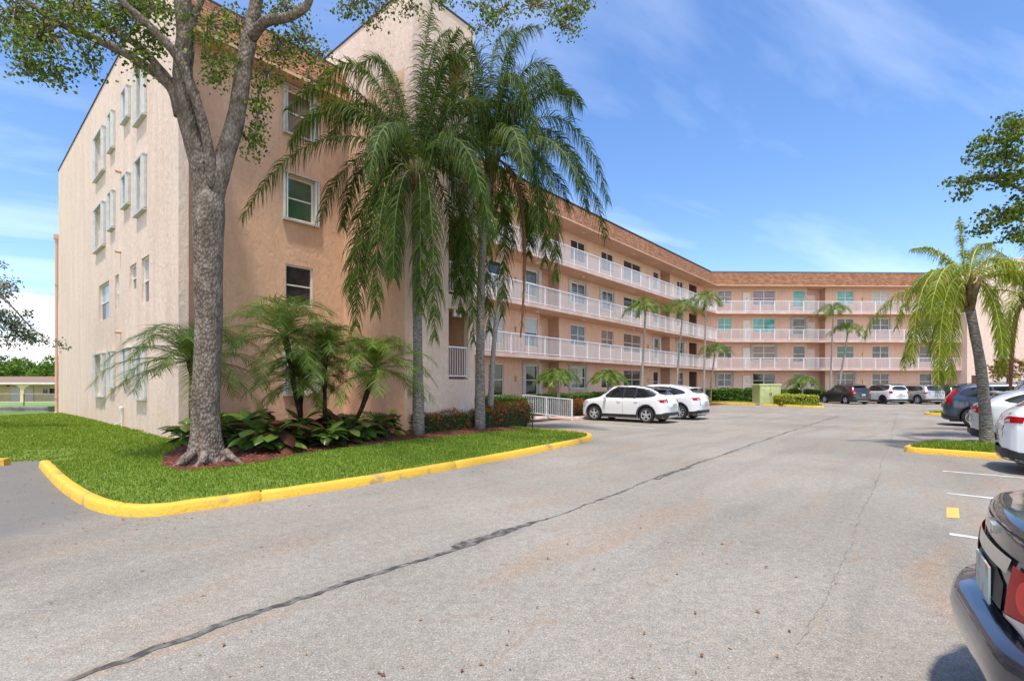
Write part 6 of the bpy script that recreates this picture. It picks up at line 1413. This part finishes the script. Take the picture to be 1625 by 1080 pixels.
    if plate:
        zpl = lz - .20 if kind != 'sedan' else .73
        b_ = bvh.ray_cast(Vector((-4, 0, zpl)), Vector((1, 0, 0)))[0]; r_ = MB(); x_ = (b_.x if b_ else -L / 2) - (.02 if kind != 'sedan' else .012)
        pr = bvh.ray_cast(Vector((-4, 0, zpl - .07)), Vector((1, 0, 0)))[0]; x2 = (pr.x if pr else -L / 2) - (.025 if kind != 'sedan' else .012); x_ = min(x_, x2)
        r_.hexa([(x_ - .004, -.155, zpl - .08), (x_ - .004, .155, zpl - .08), (x_ + .004, .155, zpl - .08), (x_ + .004, -.155, zpl - .08), (x_ - .004, -.155, zpl + .08), (x_ - .004, .155, zpl + .08), (x_ + .004, .155, zpl + .08), (x_ + .004, -.155, zpl + .08)])
        pl_ = r_.build("licence_plate", M['plate'], body)
        patch("plate_recess", [(-.26, zpl - .11), (.26, zpl - .11), (.28, zpl + .10), (-.28, zpl + .10)], 'x', -1, 'cladding' if kind == 'sedan' else pnt, .006, None, 1, .04)
    # exhaust side underbody
    ub = MB(); ub.box(-L / 2 + .25, L / 2 - .25, -hw * .72, hw * .72, .17, .30); ub.build("underbody", M['cladding'], root)
    # wheels
    for x in (xr, xf):
        for s in (-1, 1):
            y0 = s * (hw - .015); R = wheel_r
            hb = MB(); hb.lathe([(0, -.05 * s), (R * .62, -.05 * s), (R * .62, -.17 * s), (0, -.17 * s)], (x, y0, R), 24, 'y'); wh = hb.build("wheel", M['rimdark'], root)
            ty = MB(); ty.lathe([(R * .66, -.02 * s), (R * .72, -.003 * s), (R * .90, -.0 * s), (R * .97, -.018 * s), (R, -.05 * s), (R, -tw * .8 * s), (R * .95, -tw * s), (R * .66, -tw * s), (R * .66, -.02 * s)], (x, y0, R), 36, 'y'); ty.build("tyre", M['tyre'], wh, True)
            ri = MB(); ri.lathe([(R * .69, -.03 * s), (R * .665, -.008 * s), (R * .63, -.012 * s), (R * .61, -.07 * s), (R * .61, -.15 * s)], (x, y0, R), 36, 'y')
            ns = 5 if rimstyle in ('five', 'double') else 9
            for k in range(ns):
                for da in ((0,) if rimstyle in ('five', 'multi') else (-.17, .17)):
                    a = 2 * math.pi * k / ns + .3 + (da if rimstyle == 'double' else 0); wd = .055 if rimstyle == 'five' else .024; ca, sa = math.cos(a), math.sin(a)
                    ri.hexa([(x + ca * R * .08 + sa * wd * .8, y0 - .045 * s, R + sa * R * .08 - ca * wd * .8), (x + ca * R * .08 - sa * wd * .8, y0 - .045 * s, R + sa * R * .08 + ca * wd * .8), (x + ca * R * .64 - sa * wd * .6, y0 - .02 * s, R + sa * R * .64 + ca * wd * .6), (x + ca * R * .64 + sa * wd * .6, y0 - .02 * s, R + sa * R * .64 - ca * wd * .6),
                             (x + ca * R * .08 + sa * wd * .8, y0 - .018 * s, R + sa * R * .08 - ca * wd * .8), (x + ca * R * .08 - sa * wd * .8, y0 - .018 * s, R + sa * R * .08 + ca * wd * .8), (x + ca * R * .64 - sa * wd * .6, y0 - .006 * s, R + sa * R * .64 + ca * wd * .6), (x + ca * R * .64 + sa * wd * .6, y0 - .006 * s, R + sa * R * .64 - ca * wd * .6)])
            ri.lathe([(0, -.008 * s), (R * .15, -.012 * s), (R * .17, -.04 * s)], (x, y0, R), 16, 'y'); ri.build("rim", M[rimm], wh)
    root['_b'] = 0; del root['_b']
    return root, body, bvh, patch
AD2 = math.atan2(.6578, -.7532); AN = math.atan2(-.6578, .7532)
car("parked_car", "white compact hatchback-style crossover with black roof and multi-spoke wheels, parked by the ramp railing", 'coupe', 4.34, 1.76, 1.60, P_WHITE, (5.25, 22.35), AD2, "cars parked nose-in to the gallery", .335, roof=P_BLACK, rimstyle='double')
car("parked_car", "all-white crossover half hidden behind the white car with the black roof", 'coupe', 4.55, 1.84, 1.66, P_WHITE, (7.35, 24.55), AD2, "cars parked nose-in to the gallery", .35, rimstyle='multi')
FR = "cars parked facing the far wing"
car("parked_car", "dark grey crossover with tall red tail lamps next to the gold-green hedge", 'suv', 4.53, 1.82, 1.66, P_GREY, (29.2, 43.4), math.pi / 2 + .03, FR, .34, lamps='tall', rimstyle='five', lampz=.60)
car("parked_car", "white boxy crossover with square tail lamps and black roof beside the dark grey one", 'boxy', 4.25, 1.80, 1.69, P_WHITE, (32.3, 43.2), math.pi / 2 + .02, FR, .345, lamps='small', rimstyle='five', roof=P_BLACK, rimm='rimdark')
car("parked_car", "silver crossover with multi-spoke wheels behind the hanging yellow-green palm fronds", 'suv', 4.60, 1.86, 1.66, P_SILVER, (35.4, 43.4), math.pi / 2, FR, .36, rimstyle='multi')
car("parked_car", "black crossover just right of the silver one, mostly hidden by the slate blue car", 'suv', 4.55, 1.85, 1.66, P_BLACK, (38.6, 44.6), math.pi / 2, FR, .35)
car("parked_car", "second black crossover in the far row, showing only its roof above the slate blue car", 'boxy', 4.6, 1.86, 1.70, P_BLACK, (41.6, 45.2), math.pi / 2, FR, .35)
FRR = "cars parked nose-out along the right side"
car("parked_car", "slate blue crossover with tall wedge tail lamp, farthest in the right-hand row", 'suv', 4.62, 1.86, 1.68, P_BLUE, (19.35, 18.75), AN, FRR, .36, lamps='tall', rimstyle='five', lampz=.60)
car("parked_car", "tall white vehicle whose roof shows between the slate blue and the silver-white cars", 'boxy', 4.8, 1.92, 1.80, P_WHITE, (18.75, 15.35), AN, FRR, .37)
car("parked_car", "silver-white hatchback with a full-width red light bar behind the palm trunk", 'coupe', 4.63, 1.88, 1.60, paint("pearl_silver_car_paint", (0.60, 0.62, 0.63), .2), (14.42, 12.23), AN, FRR, .37, lamps='bar', rimstyle='double', rimm='rimdark', lampz=.60)
car("parked_car", "white crossover with red wraparound tail lamp, cut by the right edge before the palm", 'coupe', 4.6, 1.86, 1.64, P_WHITE, (11.08, 8.04), AN, FRR, .36, rimstyle='double', lampz=.60)
root, body, bvh, patch = car("parked_sedan", "dark grey metallic sedan cut off by the bottom right corner of the photo", 'sedan', 4.80, 1.80, 1.46, P_CHAR, (4.11, .85), AN + math.radians(5), None, .34, lamps='sedan', cladding=False, rimstyle='five', lampz=.565, spoiler=False)
# chrome strip above the plate, bumper step, badges
patch("chrome_strip", [(-.30, .835), (.30, .835), (.33, .90), (-.33, .90)], 'x', -1, 'chrome', .012, None, 0, .05)
patch("trunk_lip_gap", [(-.80, .985), (.80, .985), (.80, .992), (-.80, .992)], 'x', -1, 'cladding', .003, None, 0, .05)
bd = MB(); h = bvh.ray_cast(Vector((-4, 0, .965)), Vector((1, 0, 0)))[0]
for a, b, c, d in ((-.075, .075, -.014, .014), (-.028, .028, -.03, .03)): bd.box(h.x - .016 - (.002 if b < .05 else 0), h.x + .01, a, b, .965 + c, .965 + d)
bd.build("badge", M['chrome'], body)
def letter(par, x0, y0, z0, bits, s, m):
    mb = MB()
    for (a, b, c, d) in bits: mb.box(x0 - .012, x0 + .006, y0 - a * s, y0 - b * s, z0 + c * s, z0 + d * s)
    mb.build("badge_letter", m, par)
for ch, y0, bits in (("L", -.50, [(0, .18, 0, 1), (.18, .6, 0, .18)]), ("T", -.535, [(0, .7, .82, 1), (.26, .44, 0, .82)])):
    h = bvh.ray_cast(Vector((-4, y0 - .015, .955)), Vector((1, 0, 0)))[0]; letter(body, h.x + .002, y0, .94, bits, .036, M['chrome'])
# bumper shelf
bs = MB(); rows_ = []
for y in np.linspace(-.86, .86, 25):
    h = bvh.ray_cast(Vector((-4, y, .56)), Vector((1, 0, 0)))[0]; x = h.x if h else -2.2; q = (abs(y) / .9)
    rows_.append([(x + .08, y, .612), (x - .08 + .03 * q ** 4, y, .605), (x - .105 + .05 * q ** 4, y, .585), (x - .12 + .06 * q ** 4, y, .52), (x - .105 + .06 * q ** 4, y, .42), (x - .05, y, .29), (x + .10, y, .25)])
bs.grid(rows_); bs.build("rear_bumper", P_CHAR, body, True)

# ------------------------------------------------------------------ small site things
def tmat(p, ang): return Matrix.Translation(Vector((p[0], p[1], p[2] if len(p) > 2 else 0))) @ Matrix.Rotation(ang, 4, 'Z')
# ramp railing
rr_root = empty("ramp_railing", "white metal picket railing along the ramp, sloping down to the parking bay", "railing", TD(18.75, 12.75, 0), A1 + math.pi / 2)
r = MB()
def zt_(a): return .98 + .055 * a
Lr = 2.9
for a in (0, 1.45, Lr): r.box(a - .03, a + .03, -.03, .03, .0, zt_(a)); 
ro = r.build("posts", M['rail'], rr_root)
r = MB()
for z in (0, -.83): r.hexa([(0, -.025, zt_(0) + z - .045), (Lr, -.025, zt_(Lr) + z - .045), (Lr, .025, zt_(Lr) + z - .045), (0, .025, zt_(0) + z - .045), (0, -.025, zt_(0) + z), (Lr, -.025, zt_(Lr) + z), (Lr, .025, zt_(Lr) + z), (0, .025, zt_(0) + z)])
r.build("rails", M['rail'], rr_root)
r = MB()
for k in range(1, 26):
    a = Lr * k / 26; r.box(a - .011, a + .011, -.011, .011, zt_(a) - .83, zt_(a) - .045)
r.build("pickets", M['rail'], rr_root)
# wheel stops
def wstop(label, p, ang, L=1.75, grp="white concrete wheel stops"):
    root = empty("wheel_stop", label, "wheel stop", (p[0], p[1], 0), ang, grp); mb = MB(); rows = []
    for x in (-L / 2, -L / 2 + .04, L / 2 - .04, L / 2):
        k = .85 if abs(x) == L / 2 else 1; rows.append([(x, -.075 * k, 0), (x, -.07 * k, .07 * k), (x, -.045 * k, .115 * k), (x, .045 * k, .115 * k), (x, .07 * k, .07 * k), (x, .075 * k, 0)])
    mb.grid(rows, True, True, True); mb.build("block", M['stopwhite'], root)
    mb = MB(); mb.lathe([(0, .006), (.02, .006), (.02, 0)], (-L * .32, 0, .112), 8); mb.build("anchor_pin", M['rimdark'], root)
    mb = MB(); mb.lathe([(0, .006), (.02, .006), (.02, 0)], (L * .32, 0, .112), 8); mb.build("anchor_pin", M['rimdark'], root)
g_ = G(856, 665); wstop("white wheel stop to the left of the ramp railing, in front of the hedges", (g_.x, g_.y), A1)
g_ = G(930, 663.5); wstop("white wheel stop at the front wheel of the white car with the black roof", (g_.x, g_.y), A1)
g_ = G(1121, 641); wstop("white wheel stop beside the red and yellow shrubs, the nearer of the pair", (g_.x, g_.y), A1)
g_ = G(1142, 639); wstop("white wheel stop at the bend, the farther of the pair beside the brick paving", (g_.x, g_.y), A1 - .3)
# pale green electrical cabinet
uc = P(1216, 640, 40.0); ut = empty("utility_cabinet", "pale green two-door electrical cabinet in front of the far wing hedge", "cabinet", (uc.x, uc.y, .1), .02)
mb = MB(); mb.box(-.84, .84, -.6, .6, .02, 1.52); mb.build("housing", M['utility'], ut)
mb = MB(); mb.hexa([(-.9, -.66, 1.523), (.9, -.66, 1.523), (.9, .66, 1.523), (-.9, .66, 1.523), (-.86, -.62, 1.60), (.86, -.62, 1.60), (.86, .62, 1.60), (-.86, .62, 1.60)]); mb.build("lid", M['utility'], ut)
for s in (-1, 1):
    mb = MB(); mb.box(min(s * .02, s * .80), max(s * .02, s * .80), -.625, -.603, .08, 1.46); d_ = mb.build("door", M['utility'], ut)
    mb = MB(); mb.box(s * .06 - .02, s * .06 + .02, -.66, -.627, .7, .9); mb.build("handle", M['rimdark'], d_)
mb = MB()
for k, (z, w) in enumerate(((1.25, .16), (1.19, .16), (1.25, .13))): mb.box(-.62 + k * .19, -.62 + k * .19 + w, -.628, -.6262, z, z + .05)
mb.build("warning_label", M['white'], ut)
mb = MB(); mb.box(-.95, .95, -.75, .75, -.1, .018); mb.build("plinth", M['concrete'], ut)
# low yellow building across the canal
yb = P(45, 640, 64); yo = empty("low_yellow_building", "low cream-yellow building with brown shingle roof and arched porch seen past the gable", "building", (yb.x, yb.y, -.55), .06)
s = 64 / FPX
def yx(u): return (u - 45) * s
mb = MB(); mb.box(yx(-120), yx(100), 2.2, 12, 0, 2.46); mb.build("wall", M['yelwall'], yo)
mb = MB()
z1_, z2_ = 2.48, 2.83
mb.hexa([(yx(-125), -.4, z1_), (yx(104), -.4, z1_), (yx(104), 13, z1_), (yx(-125), 13, z1_), (yx(-122), 5.5, z2_ + .55), (yx(102), 5.5, z2_ + .55), (yx(102), 7, z2_ + .55), (yx(-122), 7, z2_ + .55)]); rf = mb.build("roof", M['brownroof'], yo)
mb = MB(); mb.box(yx(-125), yx(104), -.5, -.405, z1_ - .17, z1_ + .02); mb.build("white_fascia", M['white'], yo)
mb = MB(); mb.lathe([(0, .35), (.18, .3), (.2, 0)], (yx(78), 4.5, z2_ + .3), 10); mb.build("roof_vent", M['white'], rf)
# arched porch front: columns joined by rounded openings
mb = MB(); zt0 = z1_ - .172
cols = [yx(-90), yx(-25), yx(38), yx(104)]
for c in cols: mb = MB(); mb.box(c - .22, c + .22, -.25, .15, 0, zt0); mb.build("porch_column", M['yelwall'], yo)
mb = MB()
for a, b in zip(cols, cols[1:]):
    a += .22; b -= .22; K_ = 14; zz = [zt0 - .12 - .55 * (max(0, 1 - min((b - a) * k / K_, (b - a) * (K_ - k) / K_) / .7)) ** 2 for k in range(K_ + 1)]
    for k in range(K_):
        x0, x1 = a + (b - a) * k / K_, a + (b - a) * (k + 1) / K_
        mb.hexa([(x0, -.22, zz[k]), (x1, -.22, zz[k + 1]), (x1, .12, zz[k + 1]), (x0, .12, zz[k]), (x0, -.22, zt0), (x1, -.22, zt0), (x1, .12, zt0), (x0, .12, zt0)])
mb.build("porch_arches", M['yelwall'], yo)
for k, (u0, u1) in enumerate(((44, 53), (54, 65), (66, 77), (78, 90))):
    mb = MB(); x0, x1 = yx(u0) * 1.05, yx(u1) * 1.05; mb.box(x0, x1, 2.12, 2.19, .85, 1.80); w_ = mb.build("window", M['white'], yo)
    mb = MB(); mb.box(x0 + .06, x1 - .06, 2.10, 2.118, .92, 1.73); mb.build("pane", M['gl_dark'], w_)
for (u0, u1) in ((-4, 13), (14, 30)):
    mb = MB(); mb.box(yx(u0), yx(u1), 2.12, 2.19, 0, 1.95); mb.build("garage_door", M['shutter'], yo)
mb = MB(); mb.box(yx(-130), yx(110), -2.2, 2.2, 0, .06); mb.build("porch_floor", M['concrete'], yo)
mb = MB(); c_ = (yx(6), .8, 2.1); 
for k in range(5): a = k * 1.257; mb.hexa([(c_[0] + math.cos(a) * .1 - math.sin(a) * .05, c_[1] + math.sin(a) * .1 + math.cos(a) * .05, c_[2]), (c_[0] + math.cos(a) * .1 + math.sin(a) * .05, c_[1] + math.sin(a) * .1 - math.cos(a) * .05, c_[2]), (c_[0] + math.cos(a) * .65 + math.sin(a) * .07, c_[1] + math.sin(a) * .65 - math.cos(a) * .07, c_[2] - .03), (c_[0] + math.cos(a) * .65 - math.sin(a) * .07, c_[1] + math.sin(a) * .65 + math.cos(a) * .07, c_[2] - .03),
     (c_[0] + math.cos(a) * .1 - math.sin(a) * .05, c_[1] + math.sin(a) * .1 + math.cos(a) * .05, c_[2] + .03), (c_[0] + math.cos(a) * .1 + math.sin(a) * .05, c_[1] + math.sin(a) * .1 - math.cos(a) * .05, c_[2] + .03), (c_[0] + math.cos(a) * .65 + math.sin(a) * .07, c_[1] + math.sin(a) * .65 - math.cos(a) * .07, c_[2]), (c_[0] + math.cos(a) * .65 - math.sin(a) * .07, c_[1] + math.sin(a) * .65 + math.cos(a) * .07, c_[2])])
mb.lathe([(0, -.12), (.14, -.1), (.14, .12), (0, .3)], c_, 12); mb.build("ceiling_fan", M['dark'], yo)
# seawall and chain-link style fence before it
sw = empty("seawall", "low grey concrete seawall beyond the lawn at the left edge", "wall", (G(0, 650).x, 28.5, 0), -.06)
mb = MB(); mb.box(-30, 7.0, 0, .35, -.3, .30); mb.build("face", M['greyconc'], sw)
mb = MB(); mb.box(-30, 7.0, -.05, .45, .303, .40); mb.build("coping", M['greyconc'], sw)
fe = empty("wire_fence", "thin grey wire fence with slim posts in front of the low yellow building", "fence", (P(38, 640, 33).x, 33, -.02), 0)
for k in range(-6, 2):
    mb = MB(); mb.tube([(k * 3.0, 0, 0), (k * 3.0, 0, 1.05)], .028, 6); mb.build("fence_post", M['rimdark'], fe)
mb = MB(); mb.tube([(-18, 0, 1.04), (3.2, 0, 1.04)], .022, 6); mb.build("top_rail", M['concrete'], fe)
# white fence by the end block
wf0 = P(1575, 620, 36); wf = empty("white_fence", "white picket fence in front of the pink end block at the right edge", "fence", (wf0.x, wf0.y, 0), 0)
mb = MB(); mb.box(0, 9, -.03, .03, 2.30, 2.38); mb.box(0, 9, -.03, .03, .15, .22); mb.build("rails", M['rail'], wf)
mb = MB()
for k in range(75): mb.box(k * .12, k * .12 + .025, -.0125, .0125, .223, 2.297)
mb.build("pickets", M['rail'], wf)
# bollard-like path light and sprinkler in the bed, yellow stop at the left edge
for (u, v, l) in ((619, 700, "dark low path light standing in the mulch right of the broad-leaved plants"), (845, 681, "slim dark stake light at the corner of the lawn below the ramp railing")):
    q = G(u, v, .14); rt_ = empty("garden_light", l, "garden light", (q.x, q.y, .12)); mb = MB(); mb.tube([(0, 0, 0), (0, 0, .42)], .016, 8); mb.build("stake", M['rimdark'], rt_); mb = MB(); mb.lathe([(0, .50), (.03, .49), (.05, .44), (.035, .42), (0, .42)], (0, 0, 0), 10); mb.build("lamp_head", M['rimdark'], rt_)
q = G(-14, 738); ys_ = empty("parking_stop", "yellow painted concrete end just showing at the left edge beside the lane", "kerb", (q.x, q.y, 0), .15)
mb = MB(); mb.box(-1.2, .28, -.08, .08, 0, .13); mb.build("block", M['kerb'], ys_)
mb = MB(); mb.lathe([(0, .134), (.02, .134), (.02, .13)], (.1, 0, 0), 8); mb.build("anchor_pin", M['rimdark'], ys_)
